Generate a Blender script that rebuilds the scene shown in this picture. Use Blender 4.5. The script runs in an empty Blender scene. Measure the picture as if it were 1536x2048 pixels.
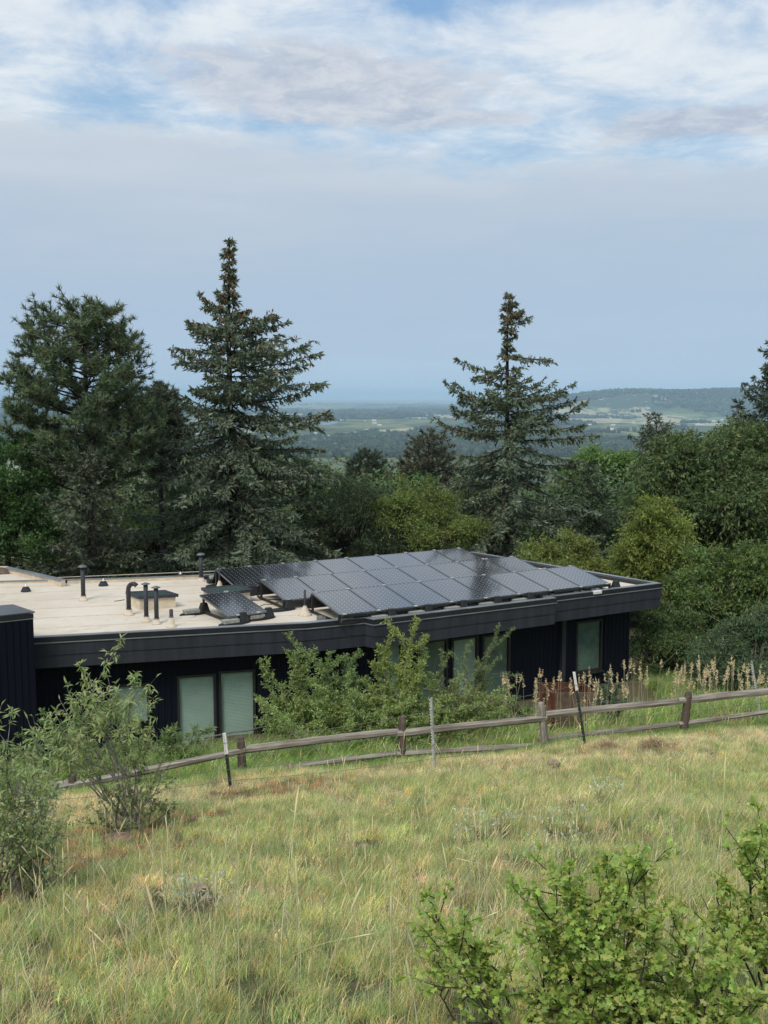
import bpy, math, random
import numpy as np
from mathutils import Vector, Matrix

rng = np.random.default_rng(11)
random.seed(5)
sc = bpy.context.scene
COL = sc.collection
R = math.radians

# ------------------------------------------------------------------ camera
FPX = 2070.0            # focal length in pixels of a 1536x2048 picture
PITCH = math.atan((1024 - 792) / FPX)
cam = bpy.data.objects.new('camera', bpy.data.cameras.new('camera'))
COL.objects.link(cam)
cam.location = (0, 0, 0)
cam.rotation_euler = (R(90) - PITCH, 0, 0)
cam.data.sensor_fit = 'HORIZONTAL'
cam.data.sensor_width = 36.0
cam.data.lens = 36.0 * FPX / 1536
cam.data.clip_start = 0.1
cam.data.clip_end = 120000
sc.camera = cam

# ------------------------------------------------------------------ colour management, render
sc.view_settings.view_transform = 'Standard'
sc.view_settings.look = 'None'
sc.view_settings.gamma = 1
sc.view_settings.exposure = 0.55
sc.view_settings.use_curve_mapping = False
sc.render.engine = 'CYCLES'
sc.cycles.use_denoising = True
sc.cycles.sample_clamp_indirect = 1.5
sc.cycles.use_adaptive_sampling = False
try:
    sc.cycles.denoiser = 'OPENIMAGEDENOISE'
    sc.cycles.denoising_prefilter = 'NONE'
    sc.cycles.denoising_input_passes = 'RGB_ALBEDO_NORMAL'
except Exception:
    pass
sc.cycles.max_bounces = 6
sc.cycles.diffuse_bounces = 3
sc.cycles.glossy_bounces = 3
sc.cycles.transmission_bounces = 4
sc.cycles.volume_bounces = 1
sc.cycles.transparent_max_bounces = 6

# ------------------------------------------------------------------ sun and sky
SUN_EL, SUN_AZ = R(50), R(205)     # azimuth from +Y clockwise: behind the camera, to the left
sun = bpy.data.objects.new('sun', bpy.data.lights.new('sun', 'SUN'))
COL.objects.link(sun)
sun.data.energy = 1.5
sun.data.angle = R(20)
sun.data.color = (1.0, 0.93, 0.84)
sd = Vector((math.sin(SUN_AZ) * math.cos(SUN_EL), math.cos(SUN_AZ) * math.cos(SUN_EL), math.sin(SUN_EL)))
sun.rotation_euler = sd.to_track_quat('Z', 'Y').to_euler()

def lin(r, g, b):
    f = lambda c: (c / 255 / 12.92) if c / 255 <= 0.04045 else ((c / 255 + 0.055) / 1.055) ** 2.4
    return (f(r), f(g), f(b), 1)

class NT:
    """tiny helper for node trees"""
    def __init__(s, nt):
        s.nt = nt; s.N = nt.nodes; s.L = nt.links
    def put(s, sock, v):
        if v is None: return
        if isinstance(v, bpy.types.NodeSocket): s.L.new(v, sock)
        elif isinstance(v, (tuple, list)) and sock.type == 'RGBA' and len(v) == 3: sock.default_value = (*v, 1)
        else: sock.default_value = v
    def math(s, op, a, b=None, c=None, clamp=False):
        n = s.N.new('ShaderNodeMath'); n.operation = op; n.use_clamp = clamp
        s.put(n.inputs[0], a); s.put(n.inputs[1], b)
        if c is not None: s.put(n.inputs[2], c)
        return n.outputs[0]
    def vmath(s, op, a, b=None):
        n = s.N.new('ShaderNodeVectorMath'); n.operation = op
        s.put(n.inputs[0], a); s.put(n.inputs[1], b)
        return n.outputs[0]
    def xyz(s, x, y, z):
        n = s.N.new('ShaderNodeCombineXYZ')
        for i, v in enumerate((x, y, z)): s.put(n.inputs[i], v)
        return n.outputs[0]
    def sep(s, v):
        n = s.N.new('ShaderNodeSeparateXYZ'); s.put(n.inputs[0], v); return n.outputs
    def noise(s, vec, scale, detail=4, rough=.5, dist=0.0, col=False):
        n = s.N.new('ShaderNodeTexNoise')
        if vec is not None: s.put(n.inputs['Vector'], vec)
        n.inputs['Scale'].default_value = scale; n.inputs['Detail'].default_value = detail
        n.inputs['Roughness'].default_value = rough; n.inputs['Distortion'].default_value = dist
        return n.outputs[1 if col else 0]
    def step(s, v, a, b, lo=0.0, hi=1.0):
        n = s.N.new('ShaderNodeMapRange'); n.interpolation_type = 'SMOOTHSTEP'
        s.put(n.inputs[0], v)
        for i, q in zip((1, 2, 3, 4), (a, b, lo, hi)): s.put(n.inputs[i], q)
        return n.outputs[0]
    def mix(s, f, a, b, blend='MIX'):
        n = s.N.new('ShaderNodeMix'); n.data_type = 'RGBA'; n.blend_type = blend
        s.put(n.inputs[0], f); s.put(n.inputs[6], a); s.put(n.inputs[7], b)
        return n.outputs[2]
    def ramp(s, f, stops):
        n = s.N.new('ShaderNodeValToRGB'); e = n.color_ramp.elements
        while len(e) < len(stops): e.new(0.5)
        for el, (p, c) in zip(e, stops): el.position = p; el.color = c
        s.put(n.inputs[0], f); return n.outputs[0]
    def attr(s, name, kind='GEOMETRY'):
        n = s.N.new('ShaderNodeAttribute'); n.attribute_name = name; n.attribute_type = kind
        return n.outputs[0]

world = bpy.data.worlds.new('World'); sc.world = world
world.use_nodes = True
w = NT(world.node_tree); w.N.clear()
tc = w.N.new('ShaderNodeTexCoord')
dirv = tc.outputs['Generated']
x, y, z = w.sep(dirv)
sky = w.N.new('ShaderNodeTexSky'); sky.sky_type = 'NISHITA'; sky.sun_disc = False
sky.sun_elevation = SUN_EL; sky.sun_rotation = SUN_AZ; sky.air_density = 1.2; sky.dust_density = 1.5
skyc = w.mix(1.0, sky.outputs[0], (0.085, 0.094, 0.106), 'MULTIPLY')
zc = w.math('MAXIMUM', z, 0.0)
den = w.math('ADD', zc, 0.10)
px_ = w.math('DIVIDE', x, den); py_ = w.math('DIVIDE', y, den)
plane = w.xyz(px_, py_, 0.0)
n1 = w.noise(w.vmath('ADD', plane, (3.1, 1.7, 0)), 1.3, 9, .58, .3)
n2 = w.noise(w.vmath('ADD', plane, (7.4, -2.2, 3)), 3.0, 10, .64, .35)
n3 = w.noise(w.vmath('ADD', w.vmath('MULTIPLY', plane, (1.0, .8, 1.0)), (-4.3, 5.2, 1)), 1.6, 10, .62, .5)
nf = w.noise(w.vmath('ADD', plane, (1.3, 9.2, 5)), 8.0, 9, .66, .4)
ns = w.noise(w.vmath('MULTIPLY', dirv, (3.0, 3.0, 16.0)), 1.2, 4, .5, .3)
# high white layer
cov = w.math('ADD', w.math('MULTIPLY', n1, 0.45), w.math('MULTIPLY', n2, 0.55))
bias = w.ramp(zc, [(0.20, (.47, .47, .47, 1)), (0.245, (.47, .47, .47, 1)), (0.285, (.58, .58, .58, 1)), (0.318, (.62, .62, .62, 1)),
                   (0.337, (.46, .46, .46, 1)), (0.42, (.55, .55, .55, 1))])
cov = w.math('ADD', cov, w.math('MULTIPLY', w.math('SUBTRACT', bias, 0.5), 0.85))
white = w.step(cov, 0.36, 0.62)
blue = w.mix(w.step(zc, .2, .36), lin(170, 203, 230), lin(138, 180, 223))
blue = w.mix(0.25, blue, skyc)
wcol = w.mix(w.step(n2, .3, .7), lin(207, 219, 232), lin(234, 239, 242))
c = w.mix(w.math('MULTIPLY', white, 0.92), blue, wcol)
# grey cloud undersides, thickest in one broad bank and a few torn scraps
def bank(cx, cz, hx, hz, tilt):
    dx = w.math('DIVIDE', w.math('SUBTRACT', x, cx), hx); dz = w.math('DIVIDE', w.math('SUBTRACT', z, cz), hz)
    dz = w.math('ADD', dz, w.math('MULTIPLY', dx, tilt))
    return w.math('MAXIMUM', w.math('SUBTRACT', 1.0, w.math('ADD', w.math('POWER', dx, 2.0), w.math('POWER', dz, 2.0))), -1.0)
bk = w.math('MAXIMUM', bank(-.05, .274, .20, .038, .40), w.math('MAXIMUM', bank(.28, .236, .13, .016, .0), bank(.05, .250, .10, .014, .2)))
g = w.math('ADD', w.math('MULTIPLY', n3, 0.58), w.math('MULTIPLY', nf, 0.42))
g = w.math('ADD', g, w.math('MULTIPLY', bk, 0.22))
grey = w.step(g, 0.52, 0.66)
gcol = w.mix(w.step(nf, .35, .65), lin(176, 187, 205), lin(206, 212, 221))
c = w.mix(w.math('MULTIPLY', grey, 0.88), c, gcol)
# low smooth veil that reaches the horizon
edge = w.math('SUBTRACT', 0.226, w.math('MULTIPLY', x, 0.062))
edge = w.math('ADD', edge, w.math('MULTIPLY', w.math('SUBTRACT', n1, 0.5), 0.09))
edge = w.math('ADD', edge, w.math('MULTIPLY', w.math('SUBTRACT', nf, 0.5), 0.05))
veil = w.step(w.math('SUBTRACT', edge, z), -0.012, 0.022)
zz = w.math('ADD', zc, w.math('MULTIPLY', w.math('SUBTRACT', ns, 0.5), 0.13))
vcol = w.ramp(zz, [(0.0, lin(180, 204, 225)), (0.035, lin(175, 197, 219)), (0.09, lin(173, 193, 215)), (0.135, lin(177, 195, 214)),
                   (0.18, lin(188, 201, 216)), (0.23, lin(202, 211, 221))])
c = w.mix(w.math('MULTIPLY', veil, .97), c, vcol)
c = w.mix(w.step(z, -0.03, -0.005), lin(120, 135, 130), c)
bg = w.N.new('ShaderNodeBackground'); w.L.new(c, bg.inputs[0]); bg.inputs[1].default_value = 0.72
wo = w.N.new('ShaderNodeOutputWorld'); w.L.new(bg.outputs[0], wo.inputs[0])

# ------------------------------------------------------------------ pixel <-> place helpers
FW = np.array([0, math.cos(PITCH), -math.sin(PITCH)]); UPV = np.array([0, math.sin(PITCH), math.cos(PITCH)])
def ray(px, py): return (px - 768) * np.array([1., 0, 0]) - (py - 1024) * UPV + FPX * FW
def at_z(px, py, zv): d = ray(px, py); return d * (zv / d[2])
def at_y(px, py, yv): d = ray(px, py); return d * (yv / d[1])
def at_plane(px, py, p, n): d = ray(px, py); return d * (np.dot(p, n) / np.dot(d, n))

NFX, NFY = -0.248, 0.969           # across the slope, away from the camera
FENCE_S = 15.15
def smoothstep(a, b, v):
    t = np.clip((v - a) / (b - a), 0, 1); return t * t * (3 - 2 * t)
SP = [-400, -60, 0, 4, 14.3, 15.15, 17.5, 22, 27, 41, 70, 110, 250, 600, 1400, 2200, 2700, 60000]
ZP = [14.6, 14.6, -1.6, -2.68, -5.42, -5.74, -6.42, -7.95, -8.35, -10.6, -16.5, -24, -46, -84, -130, -147, -150, -150]
def ground(xx, yy):
    xx = np.asarray(xx, float); yy = np.asarray(yy, float)
    s = NFX * xx + NFY * yy
    s = np.where(s > 60, np.maximum(s, np.hypot(xx, yy) * .9), s)
    zv = np.interp(s, SP, ZP)
    near = 1 - smoothstep(30, 60, np.abs(s))
    zv = zv + near * (0.05 * np.sin(xx * .9 + 1.2) * np.sin(yy * .7) + 0.03 * np.sin(xx * 2.1 + yy * 1.7)) - near * 0.10 * smoothstep(1, 6, -xx) * smoothstep(7, 13, yy)
    # mesa far to the right, and low swells of the plain
    az = xx / np.maximum(yy, 1)
    crest = 150 + 30 * smoothstep(0.150, 0.240, az) + 5 * np.sin(az * 60) - 18 * smoothstep(0.24, 0.15, az)
    rise = smoothstep(7000, 8600, yy + 300 * np.sin(az * 25))
    zv = zv + crest * rise * smoothstep(0.13, 0.20, az) * (yy > 3000) * (1 - smoothstep(9500, 14000, yy))
    return zv

# ------------------------------------------------------------------ object helpers
def tag(o, label=None, cat=None, group=None, kind=None):
    if label: o['label'] = label
    if cat: o['category'] = cat
    if group: o['group'] = group
    if kind: o['kind'] = kind
    return o
def thing(name, label, cat, loc=(0, 0, 0), rz=0.0, group=None):
    o = bpy.data.objects.new(name, None); COL.objects.link(o)
    o.location = tuple(float(v) for v in loc); o.rotation_euler = (0, 0, rz); o.empty_display_size = .2
    return tag(o, label, cat, group)
def link(name, me, parent=None, loc=(0, 0, 0), rot=(0, 0, 0), scale=(1, 1, 1)):
    o = bpy.data.objects.new(name, me); COL.objects.link(o)
    o.location = tuple(float(v) for v in loc); o.rotation_euler = rot; o.scale = scale
    if parent is not None: o.parent = parent
    return o
def npmesh(name, V, F, mat, col=None, smooth=False):
    V = np.ascontiguousarray(V, dtype=np.float32); F = np.ascontiguousarray(F, dtype=np.int32)
    me = bpy.data.meshes.new(name); k = F.shape[1]
    me.vertices.add(len(V)); me.vertices.foreach_set('co', V.ravel())
    me.loops.add(F.size); me.loops.foreach_set('vertex_index', F.ravel())
    me.polygons.add(len(F)); me.polygons.foreach_set('loop_start', np.arange(0, F.size, k, dtype=np.int32))
    if smooth: me.polygons.foreach_set('use_smooth', np.ones(len(F), dtype=bool))
    me.update(calc_edges=True)
    if col is not None:
        a = me.attributes.new('tint', 'FLOAT_COLOR', 'POINT')
        cc = np.ones((len(V), 4), np.float32); cc[:, :3] = col; a.data.foreach_set('color', cc.ravel())
    me.materials.append(mat)
    return me

class MB:
    """collects shapes, builds ONE mesh object"""
    def __init__(s): s.v = []; s.f = []; s.sm = []
    def add(s, vs, fs, smooth=False):
        b = len(s.v); s.v += [tuple(float(q) for q in p) for p in vs]
        s.f += [[b + i for i in f] for f in fs]; s.sm += [smooth] * len(fs); return s
    def box(s, c, d, rz=0.0, rot=None):
        m = rot if rot is not None else Matrix.Rotation(rz, 3, 'Z')
        vs = []
        for sz in (-1, 1):
            for sx, sy in ((-1, -1), (1, -1), (1, 1), (-1, 1)):
                p = m @ Vector((sx * d[0] / 2, sy * d[1] / 2, sz * d[2] / 2)); vs.append((p.x + c[0], p.y + c[1], p.z + c[2]))
        return s.add(vs, [(3, 2, 1, 0), (4, 5, 6, 7), (0, 1, 5, 4), (1, 2, 6, 5), (2, 3, 7, 6), (3, 0, 4, 7)])
    def prism(s, poly, z0, z1):
        n = len(poly); a = sum(poly[i][0] * poly[(i + 1) % n][1] - poly[(i + 1) % n][0] * poly[i][1] for i in range(n))
        if a < 0: poly = poly[::-1]
        vs = [(p[0], p[1], z0) for p in poly] + [(p[0], p[1], z1) for p in poly]
        return s.add(vs, [list(range(n))[::-1], list(range(n, 2 * n))] + [(i, (i + 1) % n, n + (i + 1) % n, n + i) for i in range(n)])
    def lathe(s, prof, c=(0, 0, 0), n=14, smooth=True, cap=True):
        vs = []; fs = []
        for r, zz in prof:
            for i in range(n): a = 2 * math.pi * i / n; vs.append((c[0] + r * math.cos(a), c[1] + r * math.sin(a), c[2] + zz))
        for j in range(len(prof) - 1):
            for i in range(n): fs.append((j * n + i, j * n + (i + 1) % n, (j + 1) * n + (i + 1) % n, (j + 1) * n + i))
        if cap: fs += [list(range(n))[::-1], [(len(prof) - 1) * n + i for i in range(n)]]
        return s.add(vs, fs, smooth)
    def tube(s, pts, rad, n=6, smooth=True):
        V, F = tube(pts, rad, n); m = n
        k = len(pts)
        return s.add(V, [tuple(f) for f in F] + [list(range(m))[::-1], [(k - 1) * m + i for i in range(m)]], smooth)
    def build(s, name, mat, parent=None, loc=(0, 0, 0), rot=(0, 0, 0), bevel=0.0):
        me = bpy.data.meshes.new(name); me.from_pydata(s.v, [], s.f)
        for p, q in zip(me.polygons, s.sm): p.use_smooth = q
        me.materials.append(mat); me.update()
        o = link(name, me, parent, loc, rot)
        if bevel:
            b = o.modifiers.new('bevel', 'BEVEL'); b.width = bevel; b.segments = 2; b.limit_method = 'ANGLE'
        return o

def nrm(v): return v / np.maximum(np.linalg.norm(v, axis=-1, keepdims=True), 1e-9)
def tube(pts, rad, n=5):
    P = np.asarray(pts, float); k = len(P); rad = np.broadcast_to(np.asarray(rad, float), (k,))
    T = nrm(np.gradient(P, axis=0)); ref = np.array([0.3, 0.2, 1.0]) if abs(T[0, 2]) < .9 else np.array([1.0, .2, .1])
    X = nrm(np.cross(T, ref)); Y = np.cross(T, X)
    a = np.arange(n) * 2 * math.pi / n
    V = P[:, None] + rad[:, None, None] * (np.cos(a)[None, :, None] * X[:, None] + np.sin(a)[None, :, None] * Y[:, None])
    i = np.arange(n); j = (i + 1) % n
    F = np.concatenate([np.stack([r * n + i, r * n + j, (r + 1) * n + j, (r + 1) * n + i], 1) for r in range(k - 1)])
    return V.reshape(-1, 3), F
class Acc:
    """collects numpy quads/tris of one kind"""
    def __init__(s): s.V = []; s.F = []; s.C = []; s.n = 0
    def add(s, V, F, C=None):
        s.V.append(V); s.F.append(F + s.n); s.n += len(V)
        if C is not None: s.C.append(np.broadcast_to(C, (len(V), 3)))
    def tube(s, pts, rad, n=5): s.add(*tube(pts, rad, n))
    def obj(s, name, mat, parent=None, loc=(0, 0, 0), smooth=False):
        V = np.concatenate(s.V) - np.asarray(loc, float)
        me = npmesh(name, V, np.concatenate(s.F), mat, np.concatenate(s.C) if s.C else None, smooth)
        return link(name, me, parent)

def frames(d, r=rng):
    """rotation matrices whose Y axis is d, random roll"""
    d = nrm(d); a = nrm(r.normal(size=d.shape)); x_ = nrm(np.cross(d, a)); z_ = np.cross(x_, d)
    return np.stack([x_, d, z_], axis=-1)
def frames_up(d, jit=.35, r=rng):
    """Y axis is d, Z as near up as it goes (leaf faces the sky), jittered"""
    d = nrm(d); up = np.array([0, 0, 1.0]) + r.normal(size=d.shape) * jit
    x_ = nrm(np.cross(d, up)); z_ = np.cross(x_, d)
    return np.stack([x_, d, z_], axis=-1)
def stamp(T, F, pos, M, sc_, col):
    """copies of template T,F at pos with matrix M and scale; col per copy"""
    N = len(pos); k = len(T)
    sc_ = np.broadcast_to(np.asarray(sc_, float), (N,))
    V = np.einsum('nij,kj->nki', M, T) * sc_[:, None, None] + pos[:, None]
    FF = (F[None] + (np.arange(N) * k)[:, None, None]).reshape(-1, F.shape[1])
    C = np.repeat(col, k, axis=0)
    return V.reshape(-1, 3), FF, C
LEAF_T = np.array([[0, 0, 0], [.5, .42, -.10], [0, 1, -.16], [-.5, .42, -.10], [0, .5, .03]])
LEAF_F = np.array([[0, 1, 4], [1, 2, 4], [2, 3, 4], [3, 0, 4]])
LEAF2_T = np.array([[0, 0, 0], [.5, .45, -.10], [0, 1, -.12], [-.5, .45, -.10]])
LEAF2_F = np.array([[0, 1, 2], [0, 2, 3]])
def leafT(w_, full=False):
    T = (LEAF_T if full else LEAF2_T).copy(); T[:, 0] *= w_; return T, (LEAF_F if full else LEAF2_F)
def tints(n, base, var=.25, hue=.12, r=rng):
    b = np.asarray(base, float); v = np.exp(r.normal(size=(n, 1)) * var)
    h = np.exp(r.normal(size=(n, 3)) * np.array([hue, hue * .4, hue * .8]))
    return np.clip(b * v * h, 0.004, .9)

# ------------------------------------------------------------------ materials
def newmat(name):
    m = bpy.data.materials.new(name); m.use_nodes = True; t = NT(m.node_tree); t.N.clear()
    out = t.N.new('ShaderNodeOutputMaterial'); b = t.N.new('ShaderNodeBsdfPrincipled'); t.L.new(b.outputs[0], out.inputs[0])
    return m, t, b, out
def mat(name, col, rough=.6, metal=0.0, var=.12, scale=6.0, bump=0.0, bscale=40.0, spec=.5, rvar=.0, streak=False):
    m, t, b, out = newmat(name)
    tc_ = t.N.new('ShaderNodeTexCoord').outputs['Object']
    if streak: tc_ = t.vmath('MULTIPLY', tc_, (1.0, 1.0, .12))
    n = t.noise(tc_, scale, 5, .6)
    dark = tuple(v * (1 - var * 1.6) for v in col); light = tuple(min(1, v * (1 + var)) for v in col)
    t.put(b.inputs['Base Color'], t.mix(t.step(n, .25, .75), (*dark, 1), (*light, 1)))
    b.inputs['Roughness'].default_value = rough; b.inputs['Metallic'].default_value = metal
    b.inputs['Specular IOR Level'].default_value = spec
    if rvar: t.put(b.inputs['Roughness'], t.math('ADD', rough - rvar / 2, t.math('MULTIPLY', n, rvar)))
    if bump:
        bn = t.N.new('ShaderNodeBump'); bn.inputs['Strength'].default_value = bump; bn.inputs['Distance'].default_value = .01
        t.L.new(t.noise(tc_, bscale, 5, .6), bn.inputs['Height']); t.L.new(bn.outputs[0], b.inputs['Normal'])
    return m
def foliage(name, trans=.25, rough=.55, inst=False, spec=.3):
    m, t, b, out = newmat(name)
    c_ = t.attr('tint')
    if inst: c_ = t.mix(1.0, c_, t.attr('itint', 'INSTANCER'), 'MULTIPLY')
    t.put(b.inputs['Base Color'], c_); b.inputs['Roughness'].default_value = rough
    b.inputs['Specular IOR Level'].default_value = spec
    tr = t.N.new('ShaderNodeBsdfTranslucent'); t.put(tr.inputs[0], t.mix(1.0, c_, (1.15, 1.25, .80, 1), 'MULTIPLY'))
    ms = t.N.new('ShaderNodeMixShader'); ms.inputs[0].default_value = trans
    t.L.new(b.outputs[0], ms.inputs[1]); t.L.new(tr.outputs[0], ms.inputs[2]); t.L.new(ms.outputs[0], out.inputs[0])
    return m
M_LEAF = foliage('leaf', .36, .5)
M_NEEDLE = foliage('needle', .10, .6)
M_GRASS = foliage('grass_blade', .38, .5, inst=True)
M_STRAW = foliage('straw', .25, .6)
M_WOODS = foliage('woodland_leaf', .15, .7, inst=True)
M_BARK = mat('bark', (.050, .040, .033), .9, var=.4, scale=9, bump=.8, bscale=30, spec=.2)
M_TWIG = mat('twig_bark', (.17, .15, .13), .85, var=.35, scale=14, spec=.2)
M_DTWIG = mat('dark_twig', (.05, .043, .036), .85, var=.35, scale=14, spec=.2)
M_CONE = foliage('cone_scale', .0, .7)
M_CLAD = mat('siding_paint', (.0065, .0085, .016), .62, var=.25, scale=5, bump=.35, bscale=60, spec=.12, streak=True)
M_CLADB = mat('siding_backing', (.006, .007, .011), .8, spec=.1)
M_FASC = mat('fascia_paint', (.034, .038, .049), .55, var=.20, scale=5, streak=True, bump=.15, bscale=50, spec=.35)
M_TRIMD = mat('dark_metal_trim', (.020, .021, .027), .42, var=.15, scale=3, spec=.5)
M_COPE = mat('coping_metal', (.30, .32, .34), .38, metal=.35, var=.15, scale=1.6, spec=.5, rvar=.2)
M_PIPE = mat('pipe_paint', (.040, .042, .052), .55, var=.15, scale=9, spec=.35)
M_CAP = mat('cap_metal', (.16, .165, .16), .5, metal=.3, var=.2, scale=12)
M_BOOT = mat('boot_membrane', (.66, .56, .43), .7, var=.12, scale=12, spec=.3)
M_CURB = mat('curb_membrane', (.62, .53, .40), .75, var=.12, scale=5, spec=.25)
M_BLACK = mat('black_plastic', (.022, .024, .024), .55, var=.2, scale=10, spec=.4)
M_PAVER = mat('concrete_paver', (.33, .34, .30), .85, var=.22, scale=14, bump=.4, bscale=70, spec=.2)
M_CLAMP = mat('clamp_metal', (.72, .73, .74), .35, metal=.5, var=.05)
M_FRAMEP = mat('panel_frame', (.05, .052, .058), .35, metal=.5, var=.1)
M_SILVER = mat('panel_edge', (.21, .22, .23), .35, metal=.7, var=.1)
M_WFRAME = mat('window_frame_paint', (.028, .026, .027), .45, var=.15, scale=8)
M_RUST = mat('rusty_steel', (.16, .065, .035), .8, var=.5, scale=7, bump=.4, bscale=40, spec=.3)
M_RUST2 = mat('pale_rusty_steel', (.23, .15, .105), .8, var=.3, scale=6, bump=.4, bscale=40, spec=.3)
M_TPOST = mat('green_post_paint', (.035, .055, .048), .5, var=.3, scale=20)
M_TWHITE = mat('white_post_paint', (.78, .78, .76), .5, var=.10, scale=18)
M_UPOST = mat('galvanised_post', (.55, .55, .52), .5, metal=.35, var=.25, scale=22)
M_WIRE = mat('fence_wire', (.22, .21, .19), .5, metal=.5)
M_STONE = mat('red_sandstone', (.24, .16, .12), .9, var=.35, scale=11, bump=1.0, bscale=35, spec=.2)
M_STONE2 = mat('tan_stone', (.36, .29, .20), .9, var=.3, scale=14, bump=1.0, bscale=35, spec=.2)

def wood_mat(name, c1, c2):
    m, t, b, out = newmat(name)
    co = t.N.new('ShaderNodeTexCoord').outputs['Object']
    inf = t.N.new('ShaderNodeObjectInfo')
    g1 = t.noise(t.vmath('ADD', t.vmath('MULTIPLY', co, (1.3, 26, 26)), t.xyz(t.math('MULTIPLY', inf.outputs['Random'], 30), 0.0, 0.0)), 1.0, 6, .65, .3)
    g2 = t.noise(co, 2.0, 3, .5)
    c_ = t.mix(t.step(g1, .3, .68), c1, c2)
    c_ = t.mix(t.math('MULTIPLY', t.step(g2, .45, .75), .45), c_, (.14, .095, .07, 1))
    t.put(b.inputs['Base Color'], c_); b.inputs['Roughness'].default_value = .85; b.inputs['Specular IOR Level'].default_value = .2
    bn = t.N.new('ShaderNodeBump'); bn.inputs['Strength'].default_value = .8; bn.inputs['Distance'].default_value = .012
    t.L.new(g1, bn.inputs['Height']); t.L.new(bn.outputs[0], b.inputs['Normal'])
    return m
M_WOOD = wood_mat('weathered_wood', (.15, .125, .105, 1), (.44, .39, .335, 1))
M_WOODP = wood_mat('brown_post_wood', (.055, .040, .034, 1), (.17, .125, .105, 1))

# roof membrane: cream with seams, dust and puddle stains
M_ROOF, t, b, out = newmat('roof_membrane')
co = t.N.new('ShaderNodeTexCoord').outputs['Object']
n_a = t.noise(co, .55, 5, .6); n_b = t.noise(co, 9.0, 5, .7); n_c = t.noise(t.vmath('MULTIPLY', co, (1, 1.0, 1)), 1.7, 6, .62, .6)
c_ = t.mix(t.step(n_a, .3, .7), (.74, .66, .545, 1), (.62, .545, .43, 1))
c_ = t.mix(t.math('MULTIPLY', t.step(n_b, .45, .8), .22), c_, (.50, .43, .33, 1))
c_ = t.mix(t.math('MULTIPLY', t.step(n_c, .56, .70), .42), c_, (.44, .37, .28, 1))
t.put(b.inputs['Base Color'], c_); b.inputs['Roughness'].default_value = .7; b.inputs['Specular IOR Level'].default_value = .25
bn = t.N.new('ShaderNodeBump'); bn.inputs['Strength'].default_value = .3; bn.inputs['Distance'].default_value = .02
t.L.new(n_c, bn.inputs['Height']); t.L.new(bn.outputs[0], b.inputs['Normal'])

# solar glass: black cells, white diamonds where the cells meet
M_PV, t, b, out = newmat('solar_glass')
uv = t.N.new('ShaderNodeTexCoord').outputs['Object']
ux, uy, uz = t.sep(uv)
def cellc(s_): 
    q = t.math('DIVIDE', s_, .128); fr = t.math('FRACT', t.math('ADD', q, 100.5)); return t.math('ABSOLUTE', t.math('SUBTRACT', fr, .5))
cu = cellc(ux); cv = cellc(uy)
dm = t.math('ADD', cu, cv)
dot = t.math('LESS_THAN', dm, .115)
line = t.math('LESS_THAN', t.math('MINIMUM', cu, cv), .014)
pvc = t.mix(t.math('MULTIPLY', line, .5), (.007, .008, .013, 1), (.05, .05, .06, 1))
pvc = t.mix(dot, pvc, (.62, .63, .66, 1))
t.put(b.inputs['Base Color'], pvc)
inf = t.N.new('ShaderNodeObjectInfo')
t.put(b.inputs['Roughness'], t.math('ADD', .10, t.math('MULTIPLY', t.noise(uv, 3.0, 4, .6), .10)))
b.inputs['Specular IOR Level'].default_value = .5; b.inputs['IOR'].default_value = 2.1; b.inputs['Coat Weight'].default_value = .55; b.inputs['Coat Roughness'].default_value = .06; b.inputs['Coat IOR'].default_value = 1.8

# window glass, blinds, skylight glass
M_GLASS, t, b, out = newmat('window_glass')
b.inputs['Base Color'].default_value = (.72, .86, .80, 1); b.inputs['Roughness'].default_value = .02
b.inputs['IOR'].default_value = 1.5
tr = t.N.new('ShaderNodeBsdfTransparent'); tr.inputs[0].default_value = (.92, .96, .94, 1)
gl = t.N.new('ShaderNodeBsdfGlossy'); gl.inputs['Roughness'].default_value = .03
fr = t.N.new('ShaderNodeFresnel'); fr.inputs[0].default_value = 1.8
bf = t.N.new('ShaderNodeNewGeometry').outputs['Backfacing']
ms = t.N.new('ShaderNodeMixShader'); t.L.new(t.math('MULTIPLY', fr.outputs[0], t.math('SUBTRACT', 1.0, bf)), ms.inputs[0]); t.L.new(tr.outputs[0], ms.inputs[1]); t.L.new(gl.outputs[0], ms.inputs[2])
t.L.new(ms.outputs[0], out.inputs[0])
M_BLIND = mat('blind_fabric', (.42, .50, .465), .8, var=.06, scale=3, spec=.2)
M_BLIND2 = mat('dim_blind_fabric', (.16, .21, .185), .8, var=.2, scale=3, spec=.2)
M_SKYL = mat('skylight_glass', (.07, .115, .105), .12, var=.15, scale=2, spec=.6)
M_WATER, t, b, out = newmat('lake_water')
b.inputs['Base Color'].default_value = (.05, .07, .08, 1); b.inputs['Roughness'].default_value = .25
M_FARW = mat('far_wall', (.62, .60, .56), .8, var=.1, scale=.02)
M_FARR = mat('far_roof', (.40, .40, .40), .7, var=.1, scale=.02)
M_FARWIN = mat('far_window', (.05, .06, .08), .3)

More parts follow.
